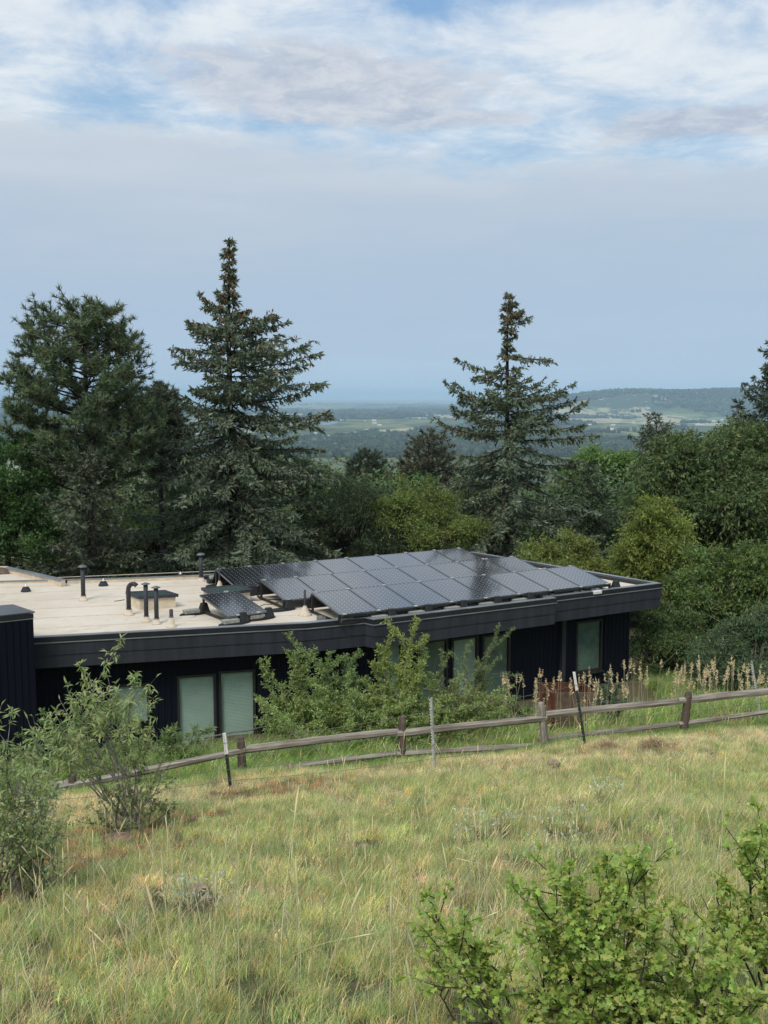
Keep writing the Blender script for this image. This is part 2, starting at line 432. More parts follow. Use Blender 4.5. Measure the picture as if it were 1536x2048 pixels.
# ground: soil and thatch close by, a patchwork of fields on the plain
M_GROUND, t, b, out = newmat('ground_soil')
geo = t.N.new('ShaderNodeNewGeometry').outputs['Position']
n_a = t.noise(geo, 1.1, 6, .65); n_b = t.noise(geo, 14.0, 6, .7); n_g = t.noise(geo, .35, 4, .5)
near = t.mix(t.step(n_a, .3, .7), (.13, .105, .062, 1), (.085, .098, .040, 1))
near = t.mix(t.math('MULTIPLY', t.step(n_b, .4, .7), .6), near, (.20, .165, .098, 1))
gx, gy, gz = t.sep(geo)
warp = t.noise(t.vmath('MULTIPLY', geo, (.0007, .0007, 0)), 1.0, 3, .5, col=True)
fp = t.vmath('ADD', t.vmath('MULTIPLY', geo, (.0011, .00050, 0.0)), t.vmath('MULTIPLY', warp, (.9, .9, 0)))
vor = t.N.new('ShaderNodeTexVoronoi'); vor.inputs['Scale'].default_value = 1.3; t.L.new(fp, vor.inputs['Vector'])
vs = t.sep(vor.outputs['Color'])
field = t.ramp(vs[0], [(0.0, (.07, .10, .035, 1)), (.35, (.11, .135, .05, 1)), (.50, (.30, .30, .16, 1)), (.74, (.42, .37, .22, 1)), (.95, (.18, .22, .10, 1))])
scrub = t.noise(t.vmath('MULTIPLY', geo, (.006, .0022, 0)), 1.0, 8, .7)
far = t.mix(t.step(t.math('ADD', scrub, t.math('MULTIPLY', t.step(gz, -120.0, -60.0), .12)), .50, .58), field, (.045, .068, .032, 1))
dist = t.math('POWER', t.math('ADD', t.math('POWER', gx, 2.0), t.math('POWER', gy, 2.0)), .5)
t.put(b.inputs['Base Color'], t.mix(t.step(dist, 200.0, 900.0), near, far))
b.inputs['Roughness'].default_value = .95; b.inputs['Specular IOR Level'].default_value = .1
bn = t.N.new('ShaderNodeBump'); bn.inputs['Strength'].default_value = .6; bn.inputs['Distance'].default_value = .03
t.L.new(n_b, bn.inputs['Height']); t.L.new(bn.outputs[0], b.inputs['Normal'])

# ------------------------------------------------------------------ ground sheet
rr = np.concatenate([[0.0], np.geomspace(.6, 46000, 150)]); na = 150
rr = np.unique(np.concatenate([rr, np.linspace(6600, 9200, 26)]))
aa = np.arange(na) * 2 * math.pi / na
# finer sectors in front
aa = np.sort(np.concatenate([aa, R(90) + np.linspace(-R(24), R(24), 110)]))
aa = np.unique(np.round(aa, 6)); na = len(aa)
GX = rr[:, None] * np.cos(aa)[None]; GY = rr[:, None] * np.sin(aa)[None]
GZ = ground(GX, GY)
V = np.stack([GX, GY, GZ], -1).reshape(-1, 3)
ii, jj = np.meshgrid(np.arange(len(rr) - 1), np.arange(na), indexing='ij')
ii = ii.ravel(); jj = jj.ravel(); j2 = (jj + 1) % na
F = np.stack([ii * na + jj, (ii + 1) * na + jj, (ii + 1) * na + j2, ii * na + j2], 1)
tag(link('ground', npmesh('ground', V, F, M_GROUND, smooth=True)), kind='structure')

# lake on the plain
mb = MB()
lk = [at_z(px, py, -147.5) for px, py in [(606, 847), (620, 840), (645, 838), (668, 840), (679, 845), (660, 850), (630, 851)]]
mb.prism([(p[0], p[1]) for p in lk], -149.0, -147.5); tag(mb.build('water', M_WATER), kind='structure')

# ------------------------------------------------------------------ haze
HX, HT = 47000, 150
mb = MB(); mb.box((0, 0, (HT - 153) / 2), (2 * HX, 2 * HX, HT + 153))
M_HAZE = bpy.data.materials.new('haze'); M_HAZE.use_nodes = True; t = NT(M_HAZE.node_tree); t.N.clear()
pv = t.N.new('ShaderNodeVolumePrincipled'); pv.inputs['Color'].default_value = (.56, .79, 1.0, 1); pv.inputs['Density'].default_value = .70e-4
pv.inputs['Anisotropy'].default_value = -.5
o_ = t.N.new('ShaderNodeOutputMaterial'); t.L.new(pv.outputs[0], o_.inputs['Volume'])
tag(mb.build('haze', M_HAZE), kind='stuff')

# ================================================================== HOUSE
HZ = -5.31                                    # top of the coping
A = np.array([-1.046, 24.177]); AZ = R(60.4)
U = np.array([math.sin(AZ), math.cos(AZ)]); Nn = np.array([-U[1], U[0]])
def un(u, n): return A + U * u + Nn * n
outer = [(-16.0, 20.36), (-2.98, 23.66), (-1.80, 23.93), (-0.47, 24.53), (-0.25, 24.31), (4.56, 26.99), (4.46, 27.17), (7.94, 29.17),
         (3.05, 35.2), (-5.52, 30.55), (-7.63, 30.07), (-9.32, 29.82), (-16.0, 28.75)]
house = thing('house', 'low dark house with flat cream roof and slate fascia behind the wooden fence', 'house', (0, 27, -8))
HO = Vector((0, 27, -8))
def offset_poly(poly, d):
    """inward offset of a counter-clockwise polygon"""
    n = len(poly); res = []
    for i in range(n):
        p0, p1, p2 = (np.array(poly[(i + k) % n], float) for k in (-1, 0, 1))
        e1 = nrm(p1 - p0); e2 = nrm(p2 - p1); m1 = np.array([-e1[1], e1[0]]); m2 = np.array([-e2[1], e2[0]])
        m = m1 + m2; m = m / max(np.dot(m, m1), .35); res.append(tuple(p1 + m * d))
    return res
def local(pts): return [(p[0] - HO.x, p[1] - HO.y) for p in pts]
inner = offset_poly(outer, .16)
mb = MB(); mb.prism(local(offset_poly(outer, .10)), HZ - .30 - HO.z, HZ - .11 - HO.z); roof = mb.build('roof', M_ROOF, house)
# raised seams of the membrane
mb = MB()
for k in range(7):
    n0 = .9 + k * 1.18
    a_ = np.array([-12.0, 21.9]) + np.array([-.245, .969]) * n0; b_ = a_ + np.array([.969, .245]) * (10.5)
    mb.box(((a_[0] + b_[0]) / 2 - HO.x, (a_[1] + b_[1]) / 2 - HO.y, HZ - .107 - HO.z), (10.5, .07, .006), rz=math.atan2(.245, .969))
mb.build('membrane_seams', M_CURB, roof)
def ring_strip(o_poly, i_poly, z0, z1, name, material, parent, skip=()):
    for i in range(len(o_poly)):
        if i in skip: continue
        j = (i + 1) % len(o_poly)
        mb = MB(); mb.prism(local([o_poly[i], o_poly[j], i_poly[j], i_poly[i]]), z0 - HO.z, z1 - HO.z); mb.build(name, material, parent)
ring_strip(outer, inner, HZ - .012, HZ, 'coping', M_COPE, house)
ring_strip(offset_poly(outer, -.012), offset_poly(outer, .02), HZ - .125, HZ - .0125, 'coping_drip', M_TRIMD, house)
ring_strip(offset_poly(outer, -.022), offset_poly(outer, .01), HZ - .150, HZ - .128, 'drip_edge', M_COPE, house)
ring_strip(offset_poly(outer, .02), offset_poly(outer, .145), HZ - .40, HZ - .014, 'parapet', M_CURB, house, skip=(7, 8))
ring_strip(offset_poly(outer, .02), offset_poly(outer, .30), HZ - .40, HZ - .02, 'parapet', M_TRIMD, house, skip=(0, 1, 2, 3, 4, 5, 6, 9, 10, 11, 12))
ring_strip(offset_poly(outer, .004), offset_poly(outer, .045), HZ - .425, HZ - .155, 'fascia_board', M_FASC, house)
ring_strip(offset_poly(outer, .022), offset_poly(outer, .060), HZ - .715, HZ - .427, 'fascia_board', M_FASC, house)
mb = MB(); mb.prism(local(offset_poly(outer, .061)), HZ - .66 - HO.z, HZ - .61 - HO.z); mb.build('soffit', M_TRIMD, house)

# walls: backing, vertical boards in front, windows between
u_end = None
WN = .62
wallN = np.array([Nn[0], Nn[1], 0.0]); wp = np.array([*un(0, WN), 0.0])
def main_u(px, py=1300):
    p = at_plane(px, py, wp, wallN); return float(np.dot(p[:2] - A, U)), float(p[2])
LU = nrm(np.array(outer[1]) - np.array(outer[0])); LN = np.array([-LU[1], LU[0]])
LA = np.array(outer[1]) + LN * .62
LAZ = math.atan2(LU[1], LU[0]); MAZ = math.atan2(U[1], U[0])
def left_u(px, py=1400):
    p = at_plane(px, py, np.array([*LA, 0.0]), np.array([*LN, 0.0])); return float(np.dot(p[:2] - LA, LU)), float(p[2])
UC = main_u(1258)[0]
ZB, ZT = -8.7, HZ - .66
def build_wall(origin, dirv_, nor, u0, u1, rz, wins, pitch=.145):
    """origin + dirv_*u is the outer face line; wins: (ua, ub, za, zb, style, kids)"""
    cx = (u0 + u1) / 2; c_ = origin + dirv_ * cx + nor * .17
    mb = MB(); mb.box((0, 0, 0), (u1 - u0, .08, ZT - ZB))
    wall = mb.build('wall', M_CLADB, house, (c_[0] - HO.x, c_[1] - HO.y, (ZT + ZB) / 2 - HO.z), (0, 0, rz))
    bm_ = MB(); bm_.box((0, 0, 0), (1, 1, 1)); proto = None
    k = 0; u = u0
    while u < u1 - .02:
        wd = min(pitch, u1 - u); uc = u + wd / 2
        spans = [(ZB, ZT)]
        for (ua, ub, za, zb, *_) in wins:
            if ua - .05 < uc < ub + .05:
                spans = [q for s0, s1 in spans for q in ((s0, za - .05), (zb + .05, s1)) if q[1] - q[0] > .03]
        for s0, s1 in spans:
            lc = ((uc - cx), -.17 + .0125 + random.uniform(-.002, .002), (s0 + s1) / 2 - (ZT + ZB) / 2)
            if proto is None:
                o = bm_.build('siding_board', M_CLAD, wall); proto = o.data
            else: o = link('siding_board', proto, wall)
            o.location = lc; o.scale = (wd - .014, .025, s1 - s0)
        u += pitch
    # end return of the wall
    for (ua, ub, za, zb, style, label) in wins:
        cxx = (ua + ub) / 2; p = origin + dirv_ * cxx; W = ub - ua; H = zb - za
        fr_ = MB(); f = .055
        for sx in (-1, 1): fr_.box((sx * (W / 2 - f / 2 + .03), .045, 0), (f, .11, H + .06))
        for sz in (-1, 1): fr_.box((0, .045, sz * (H / 2 - f / 2 + .03)), (W - .051, .11, f))
        win = fr_.build('window', M_WFRAME, house, (p[0] - HO.x, p[1] - HO.y, (za + zb) / 2 - HO.z), (0, 0, rz))
        win['label'] = label
        sl = MB(); sl.box((0, -.035, -H / 2 - .05), (W + .12, .09, .03)); sl.build('sill', M_WFRAME, win)
        g_ = MB(); g_.box((0, .035, 0), (W - .052, .008, H - .052)); g_.build('pane', M_GLASS, win)
        bl = MB(); top = H / 2 - .03; bot = -H / 2 + .03
        if style == 'half': bot = -H * .08
        nsl = int((top - bot) / .035)
        for q in range(nsl):                     # pleated shade: each pleat stands proud
            zq = bot + (q + .5) * (top - bot) / nsl
            hh = (top - bot) / nsl / 2
            bl.add([(-W / 2 + .03, .075, zq - hh), (W / 2 - .03, .075, zq - hh), (W / 2 - .03, .072, zq), (-W / 2 + .03, .072, zq),
                    (W / 2 - .03, .075, zq + hh), (-W / 2 + .03, .075, zq + hh)], [(0, 1, 2, 3), (3, 2, 4, 5)])
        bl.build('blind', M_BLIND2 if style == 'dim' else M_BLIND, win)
    return wall
def wrect(fn, x0, x1, ytop, ybot):
    (ua, _), (ub, _) = fn(x0), fn(x1); xm = (x0 + x1) / 2
    return ua, ub, fn(xm, ybot)[1], fn(xm, ytop)[1]
lw = [(*wrect(left_u, 222, 297, 1371, 1500), 'half', 'window with its shade drawn halfway behind the fruit sapling'),
      (*wrect(left_u, 357, 430, 1352, 1496), 'full', 'left pane of the paired windows with pale green shade'),
      (*wrect(left_u, 441, 509, 1343, 1492), 'full', 'right pane of the paired windows with pale green shade')]
build_wall(LA, LU, LN, left_u(30)[0] - 3.2, left_u(628)[0], LAZ, lw)
M0 = np.array(un(0, WN))
mw = [(*wrect(main_u, 757, 803, 1290, 1425), 'full', 'narrow window behind the leafy yellow green shrub'),
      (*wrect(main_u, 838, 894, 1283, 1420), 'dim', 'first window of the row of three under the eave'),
      (*wrect(main_u, 906, 955, 1277, 1415), 'full', 'middle window of the row of three under the eave'),
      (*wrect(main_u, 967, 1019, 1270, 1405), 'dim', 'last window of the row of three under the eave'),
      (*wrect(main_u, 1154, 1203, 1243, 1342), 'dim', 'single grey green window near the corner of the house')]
build_wall(M0, U, Nn, main_u(622)[0], UC, MAZ, mw)
# return wall at the right corner, downpipe-like corner post, pilaster
p = M0 + U * UC + Nn * 3.0
mb = MB(); mb.box((0, 0, 0), (6.0, .08, ZT - ZB)); mb.build('side_wall', M_CLAD, house, (p[0] - U[0] * .045 - HO.x, p[1] - U[1] * .045 - HO.y, (ZT + ZB) / 2 - HO.z), (0, 0, MAZ + math.pi / 2))
up = main_u(1123)[0]; p = M0 + U * up - Nn * .06
mb = MB(); mb.box((0, 0, 0), (.13, .10, ZT - ZB)); mb.build('corner_post', M_FASC, house, (p[0] - HO.x, p[1] - HO.y, (ZT + ZB) / 2 - HO.z), (0, 0, MAZ))
p = at_plane(440, 1400, np.array([*LA, 0.0]), np.array([*LN, 0.0]))

# dark block standing in front at the far left
zt = -4.62
tw = [at_z(px, py, zt)[:2] for px, py in [(-120, 1243), (66, 1223), (24, 1209), (-120, 1222)]]
tower = MB(); tower.prism(local([(p[0], p[1]) for p in offset_poly([tuple(q) for q in tw], .03)]), -8.8 - HO.z, zt - .03 - HO.z); tw_o = tower.build('dark_tower', M_CLADB, house)
mb = MB(); mb.prism(local([tuple(q) for q in offset_poly([tuple(q) for q in tw], -.03)]), zt - .025 - HO.z, zt - HO.z); mb.build('tower_cap', mat('cap_sheet', (.14, .15, .17), .4, metal=.4, var=.15, scale=2), tw_o)
mb = MB(); e0, e1 = np.array(tw[0]), np.array(tw[1])
ed = nrm(e1 - e0); enn = np.array([ed[1], -ed[0]]); Lx = np.linalg.norm(e1 - e0)
q0 = e0 + enn * .018; rz_ = math.atan2(ed[1], ed[0])
o = MB(); o.box((Lx / 2, 0, 0), (Lx, .03, .10)); o.build('cap_drip', M_TRIMD, tw_o, (q0[0] - HO.x, q0[1] - HO.y, zt - .085 - HO.z), (0, 0, rz_))
o = MB(); o.box((Lx / 2, 0, 0), (Lx, .04, .014)); o.build('drip_edge', M_COPE, tw_o, (q0[0] - HO.x, q0[1] - HO.y, zt - .150 - HO.z), (0, 0, rz_))
proto = None; k = 0
for k in range(int(Lx / .145)):
    mbx = Lx - (k + .5) * .145
    if proto is None:
        mb = MB(); mb.box((0, 0, 0), (.131, .025, 1)); ob = mb.build('siding_board', M_CLAD, tw_o); proto = ob.data
    else: ob = link('siding_board', proto, tw_o)
    pp = e0 + ed * mbx + enn * .012; ob.location = (pp[0] - HO.x, pp[1] - HO.y, (-8.7 + zt - .16) / 2 - HO.z); ob.rotation_euler = (0, 0, rz_); ob.scale = (1, 1, 8.7 + zt - .16)

# second flat roof at the back left, with its own parapet
zr = -5.22
r2 = [at_z(px, py, zr)[:2] for px, py in [(-140, 1168), (128, 1158), (16, 1133), (-140, 1136)]]
mb = MB(); mb.prism(local([tuple(q) for q in r2]), zr - .5 - HO.z, zr - .16 - HO.z); rr2 = mb.build('rear_roof', M_ROOF, house)
a_, b_ = np.array(r2[1]), np.array(r2[2]); d_ = nrm(b_ - a_); n_ = np.array([d_[1], -d_[0]])
for nm, mt, w0, w1, z0, z1 in (('parapet', M_CURB, -.16, -.02, zr - .3, zr - .02), ('coping', M_COPE, -.20, .02, zr - .018, zr), ('coping_drip', M_TRIMD, .021, .04, zr - .12, zr - .004)):
    mb = MB(); q = [a_ - d_ * .1 + n_ * w0, b_ + d_ * .1 + n_ * w0, b_ + d_ * .1 + n_ * w1, a_ - d_ * .1 + n_ * w1]
    mb.prism(local([tuple(v) for v in q]), z0 - HO.z, z1 - HO.z); mb.build(nm, mt, rr2)
a_, b_ = np.array(r2[2]), np.array(r2[3]); d_ = nrm(b_ - a_); n_ = np.array([d_[1], -d_[0]])
mb = MB(); q = [a_ + n_ * -.16, b_ + n_ * -.16, b_ + n_ * .02, a_ + n_ * .02]; mb.prism(local([tuple(v) for v in q]), zr - .3 - HO.z, zr + .01 - HO.z); mb.build('parapet', M_CURB, rr2)
p = at_z(2, 1146, zr - .16)
mb = MB(); mb.lathe([(.42, 0), (.40, .03), (.22, .13), (.05, .17)], n=9); o = mb.build('tarp_bundle', mat('brown_canvas', (.13, .09, .065), .9, var=.4, scale=8), None, p)
tag(o, 'small brown crumpled heap on the rear roof at the left edge', 'heap'); o.scale = (1, .7, 1)

ZR = HZ - .11                                  # walking surface of the roof
# ------------------------------------------------------------------ roof furniture
def boot(t_, r0, r1, h):
    mb = MB(); mb.lathe([(r0 * 1.25, 0), (r0, .02), (r1, h), (r1 * .9, h + .005)], n=16); mb.build('boot', M_BOOT, t_)
def vent(px, pyb, pyt, r, cap, label, name='vent_pipe', bootr=None):
    p = at_z(px, pyb, ZR); top = at_y(px, pyt, p[1])[2] - p[2]
    t_ = thing(name, label, 'vent pipe', p, 0, 'pipes rising from the flat roof')
    bh = .13 if bootr is None else .24
    mb = MB(); hp = top - (.05 if cap else 0)
    mb.lathe([(r, .02), (r, hp), (r * .8, hp)], n=16); mb.build('pipe', M_PIPE, t_)
    boot(t_, bootr or r * 1.75, r * 1.15, bh)
    mb = MB(); mb.lathe([(r * 1.2, bh - .01), (r * 1.2, bh + .018)], n=16); mb.build('clamp_ring', M_CAP, t_)
    if cap == 'mushroom':
        mb = MB(); mb.lathe([(r * .8, top - .05), (r * 2.05, top - .045), (r * 2.1, top - .025), (r * 1.2, top + .012), (r * .2, top + .02)], n=18); mb.build('cap', M_CAP, t_)
    elif cap == 'flat':
        mb = MB(); mb.lathe([(r * .75, top - .075), (r * .75, top - .03), (r * 2.0, top - .03), (r * 2.0, top - .018), (r * .3, top + .015)], n=18); mb.build('cap', M_CAP, t_)
    return t_
vent(167, 1201, 1131, .058, 'mushroom', 'tall dark vent pipe with mushroom cap near the back parapet')
vent(293, 1243, 1166, .054, 'flat', 'dark pipe with flat cap, just right of the bent pipe')
vent(313.5, 1248, 1173, .054, 'flat', 'dark pipe with flat cap nearest the short stub pipe')
vent(402.5, 1163, 1107, .060, 'mushroom', 'dark mushroom capped pipe at the left end of the solar array')
vent(343, 1254, 1219, .045, None, 'short dark stub pipe in a wide cream boot', 'stub_pipe', .10)
vent(610, 1230, 1180, .028, None, 'thin dark pipe in a cone boot beside the front solar row', 'stub_pipe', .15)
vent(439.5, 1178, 1136, .028, None, 'thin dark pipe in a cone boot behind the right skylight', 'stub_pipe', .11)
p = at_z(258, 1230, ZR); top = at_y(258, 1170, p[1])[2] - p[2]
t_ = thing('gooseneck_vent', 'dark gooseneck vent pipe bent over to the right', 'vent pipe', p, 0, 'pipes rising from the flat roof')
rp = .058; pts = [(0, 0, .02), (0, 0, top - .12)]
for k in range(1, 8): a_ = math.pi * .78 * k / 7; pts.append((.12 * (1 - math.cos(a_)), 0, top - .12 + .15 * math.sin(a_)))
mb = MB(); mb.tube(pts, rp, 14); mb.build('pipe', M_PIPE, t_)
boot(t_, .11, .066, .15); mb = MB(); mb.lathe([(.07, .14), (.07, .165)], n=16); mb.build('clamp_ring', M_CAP, t_)

def skylight(c4, h, label):
    """c4: frame corners in pixels on the top plane, near-left, near-right, far-right, far-left"""
    zt_ = ZR + h
    q = [at_z(px, py, zt_)[:2] for px, py in c4]; c_ = sum(q) / 4
    t_ = thing('skylight', label, 'skylight', (c_[0], c_[1], ZR), 0, 'skylights on the flat roof')
    q = [tuple(v - c_) for v in q]
    mb = MB(); mb.prism(offset_poly(q, .05), 0, h - .07); mb.build('curb', M_CURB, t_)
    for i in range(4):
        j = (i + 1) % 4; iq = offset_poly(q, .085)
        mb = MB(); mb.prism([q[i], q[j], iq[j], iq[i]], h - .075, h); mb.build('frame', M_PIPE, t_)
    mb = MB(); mb.prism(offset_poly(q, .086), h - .03, h - .012); mb.build('pane', M_SKYL, t_)
skylight([(277, 1193), (357, 1188), (330, 1179.5), (251, 1183)], .36, 'skylight with dark green glass behind the three vent pipes')
skylight([(429, 1188.5), (505, 1178), (480, 1168.5), (402, 1175)], .33, 'long skylight with bluish glass between the pipes and solar array')

def cone_prof(s=1.0): return [(.125 * s, 0), (.115 * s, .02), (.065 * s, .20 * s), (.05 * s, .205 * s)]
for i, (px, py, lab) in enumerate([(52, 1183, 'black roof anchor with silver tip by the far left parapet'), (207, 1171.5, 'black roof anchor with silver tip right of the mushroom vent'),
                      (361, 1157.5, 'black roof anchor with trailing cable near the solar array')]):
    p = at_z(px, py, ZR)
    t_ = thing('roof_anchor', lab, 'roof anchor', p, 0, 'black anchors along the back of the roof')
    mb = MB(); mb.lathe([(.15, 0), (.14, .03), (.085, .13), (.05, .14)], n=8, smooth=False); mb.build('base', M_BLACK, t_)
    mb = MB(); mb.lathe([(.05, .14), (.045, .16), (.015, .17), (.015, .21), (.002, .215)], n=10); mb.build('tip', M_CLAMP, t_)
    if i == 2:
        mb = MB(); mb.tube([(.12, 0, .02), (.3, .05, .035), (.5, -.05, .012), (.75, -.02, .012)], .01, 5); mb.build('cable', M_BLACK, t_)
for px, py, lab in [(642, 1241, 'grey ribbed drain strainer on the front roof edge left of the array'), (1118, 1187, 'grey ribbed drain strainer near the right end of the array')]:
    p = at_z(px, py, ZR)
    t_ = thing('drain_strainer', lab, 'drain strainer', p, 0, 'roof drain strainers')
    mb = MB(); mb.lathe([(.10, 0), (.085, .10), (.06, .125), (.01, .13)], n=14); mb.build('basket', M_CAP, t_)
    mb = MB()
    for k in range(14): a_ = k * math.pi / 7; mb.box((.102 * math.cos(a_), .102 * math.sin(a_), .05), (.012, .012, .10), rz=a_)
    mb.build('ribs', M_PAVER, t_)
p = at_z(1194, 1182, HZ)
mb = MB(); mb.box((0, 0, -.035), (.27, .12, .09), rz=MAZ); mb.lathe([(.05, 0), (.03, .02)], (0, 0, .01), 8)
tag(mb.build('white_bracket', M_TWHITE, None, p, bevel=.015), 'small white bracket on the slate fascia edge near the house corner', 'bracket')
# stain-like bead of sealant ring and loose cables
mb = MB(); pts = [at_z(px, py, ZR) + np.array([0, 0, .012]) for px, py in [(518, 1214), (530, 1209), (542, 1210), (548, 1206), (556, 1205), (551, 1211)]]
o = mb.tube([tuple(q) for q in pts], .008, 5).build('loose_cable', M_BLACK); tag(o, 'thin loose black cable curled on the cream roof', 'cable')
mb = MB(); pts = [at_z(px, py, ZR) + np.array([0, 0, .015]) for px, py in [(484, 1202), (510, 1201.5), (540, 1200), (575, 1201), (600, 1203)]]
o = mb.tube([tuple(q) for q in pts], .012, 5).build('roof_conduit', M_BLACK); tag(o, 'straight black conduit running from small panel to array', 'conduit')
mb = MB(); pts = [at_z(px, py, ZR) + np.array([0, 0, .008]) for px, py in [(229, 1203), (238, 1202), (249, 1200)]]
o = mb.tube([tuple(q) for q in pts], .012, 5).build('cable_offcut', M_BLACK); tag(o, 'short dark cable offcut lying left of the bent pipe', 'cable')
mb = MB(); p = at_z(376, 1233, ZR); mb.lathe([(.19, 0), (.17, .012), (.06, .02)], n=18); tag(mb.build('round_patch', M_ROOF, None, p), 'round pale membrane patch on the roof near the small panel', 'roof patch')

# ------------------------------------------------------------------ solar arrays
PW, PL, TILT = 1.046, 1.60, R(9.6)
def panel_meshes():
    mb = MB(); mb.box((0, 0, 0), (PW - .03, PL - .02, .012)); g_ = mb
    f = MB()
    for sx in (-1, 1): f.box((sx * (PW / 2 - .013), 0, -.012), (.009, PL, .044))
    for sy in (-1, 1): f.box((0, sy * (PL / 2 - .007), -.012), (PW - .041, .014, .044))
    return g_, f
def tray(par, lx, ly, z, paver):
    """ballast tray with its black cone; returns the tray part"""
    mb = MB(); n = 16
    poly = [(.42 * math.cos(a_ * 2 * math.pi / n), .17 * math.sin(a_ * 2 * math.pi / n)) for a_ in range(n)]
    mb.prism(poly, 0, .025); mb.prism([(q[0] * .9, q[1] * .86) for q in poly], .025, .04)
    tr_ = mb.build('ballast_tray', M_BLACK, par, (lx, ly, z))
    mb = MB()
    s = .5
    vs = []
    for zz, hx, hy in ((.03, .13, .10), (.26, .075, .05)):
        vs += [(.24 - hx, -hy, zz), (.24 + hx, -hy, zz), (.24 + hx, hy, zz), (.24 - hx, hy, zz)]
    mb.add(vs, [(3, 2, 1, 0), (4, 5, 6, 7), (0, 1, 5, 4), (1, 2, 6, 5), (2, 3, 7, 6), (3, 0, 4, 7)]); mb.build('cone', M_BLACK, tr_, bevel=.012)
    if paver:
        mb = MB(); mb.box((-.10, 0, .085), (.40, .19, .09)); mb.build('paver', M_PAVER, tr_, bevel=.008)
    return tr_
gproto = fproto = None
def panel(par, lx, ly, zfront, lab=None):
    global gproto, fproto
    cyy = ly + PL / 2 * math.cos(TILT); czz = zfront + PL / 2 * math.sin(TILT)
    if gproto is None:
        g_, f = panel_meshes(); o = g_.build('solar_panel', M_PV, par); gproto = o.data; f_ = f.build('frame', M_SILVER, o); fproto = f_.data
    else:
        o = link('solar_panel', gproto, par); link('frame', fproto, o)
    o.location = (lx + PW / 2, cyy, czz); o.rotation_euler = (TILT, 0, 0)
    if lab: o['label'] = lab
    return o
org = np.array([*un(0, 0), ZR])
arr = thing('solar_array', 'large tilted three-row solar array of twenty four dark panels', 'solar array', org, MAZ)
ZF = .245; PITCHN = 2.28
cl = MB(); cl.box((0, 0, 0), (.10, .06, .02)); clproto = None
for r_ in range(3):
    u0 = -.42 * r_; n0 = PITCHN * r_
    for k in range(8):
        panel(arr, u0 + k * 1.055, n0, ZF)
    for k in range(9):
        for nn, zz in ((n0 - .005, ZF + .01), (n0 + PL * math.cos(TILT) + .01, ZF + PL * math.sin(TILT) + .012)):
            if clproto is None: o = cl.build('clamp', M_CLAMP, arr); clproto = o.data
            else: o = link('clamp', clproto, arr)
            o.location = (u0 + k * 1.055 - .005 + (.12 if k == 0 else (-.12 if k == 8 else 0)), nn, zz)
    # rear wind deflector and side trusses close the gap beneath each row
    for k in range(8):
        mb = MB(); nb = n0 + PL * math.cos(TILT) + .03; zb_ = ZF + PL * math.sin(TILT) - .03
        xa, xb = u0 + k * 1.055 + .01, u0 + (k + 1) * 1.055 - .02
        mb.add([(xa, nb, zb_), (xb, nb, zb_), (xb, nb + .28, .06), (xa, nb + .28, .06)], [(0, 1, 2, 3)]); 
        mb.add([(xa, nb, zb_ - .01), (xb, nb, zb_ - .01), (xb, nb + .28, .05), (xa, nb + .28, .05)], [(3, 2, 1, 0)]); mb.build('wind_deflector', M_BLACK, arr)
    for k in range(9):
        ux_ = u0 + k * 1.055
        mb = MB(); mb.box((ux_, n0 + .8, .055), (.05, 1.9, .04)); mb.box((ux_, n0 + .04, .15), (.05, .05, .19)); mb.box((ux_, n0 + 1.5, .26), (.05, .05, .42)); mb.build('rail', M_BLACK, arr)
        if k < 8:
            mb = MB(); mb.box((ux_ + .56, n0 + .012, ZF - .055), (.86, .02, .055)); mb.build('front_lip', M_BLACK, arr)
for k in range(9): tray(arr, k * 1.055 + (.32 if k == 0 else .10), .16 if k in (0, 6, 7, 8) else -.02, .004, k != 8)
tray(arr, -.55, PITCHN - .03, .004, False)
tray(arr, -.60, PITCHN * 2 - .03, .004, False); tray(arr, -.65, PITCHN * 2 + 1.75, .004, False)
# single small panel on its own trays
ps = at_z(457, 1233, ZR + .20); pe = at_z(530, 1223, ZR + .20); dd = pe[:2] - ps[:2]
rzs = math.atan2(dd[1], dd[0])
sp = thing('small_solar_panel', 'single solar panel on ballast trays with concrete pavers, left of the array', 'solar panel', (ps[0], ps[1], ZR), rzs)
panel(sp, 0, 0, .20)
tray(sp, .02 + .12, -.02, .004, True); tray(sp, .62 + .28, .10, .004, True); tray(sp, -.12, PL * math.cos(TILT) + .0, .004, True)
mb = MB(); mb.box((.08, .8, .05), (.05, 1.6, .05)); mb.box((PW - .08, .8, .05), (.05, 1.6, .05)); mb.box((.08, 1.5, .24), (.05, .04, .40)); mb.box((PW - .08, 1.5, .24), (.05, .04, .40)); mb.build('rail', M_BLACK, sp)
for k, (lx, ly, zz) in enumerate([(.25, -.005, .21), (.80, -.005, .21), (.75, PL * math.cos(TILT) + .01, .20 + PL * math.sin(TILT) + .012)]):
    o = link('clamp', clproto, sp, (lx, ly, zz))
p = at_z(426, 1166, ZR)
t_ = thing('junction_box', 'small grey and black electrical box beside the array back corner', 'junction box', p, MAZ)
mb = MB(); mb.box((0, 0, .06), (.34, .22, .12)); mb.build('base', M_BLACK, t_, bevel=.02)
mb = MB(); mb.box((.02, 0, .17), (.24, .16, .10)); mb.build('lid', M_PAVER, t_, bevel=.02)


# ================================================================== VEGETATION
def pt(px, py, yv): return at_y(px, py, yv)
def gz(x_, y_): return float(ground(x_, y_))

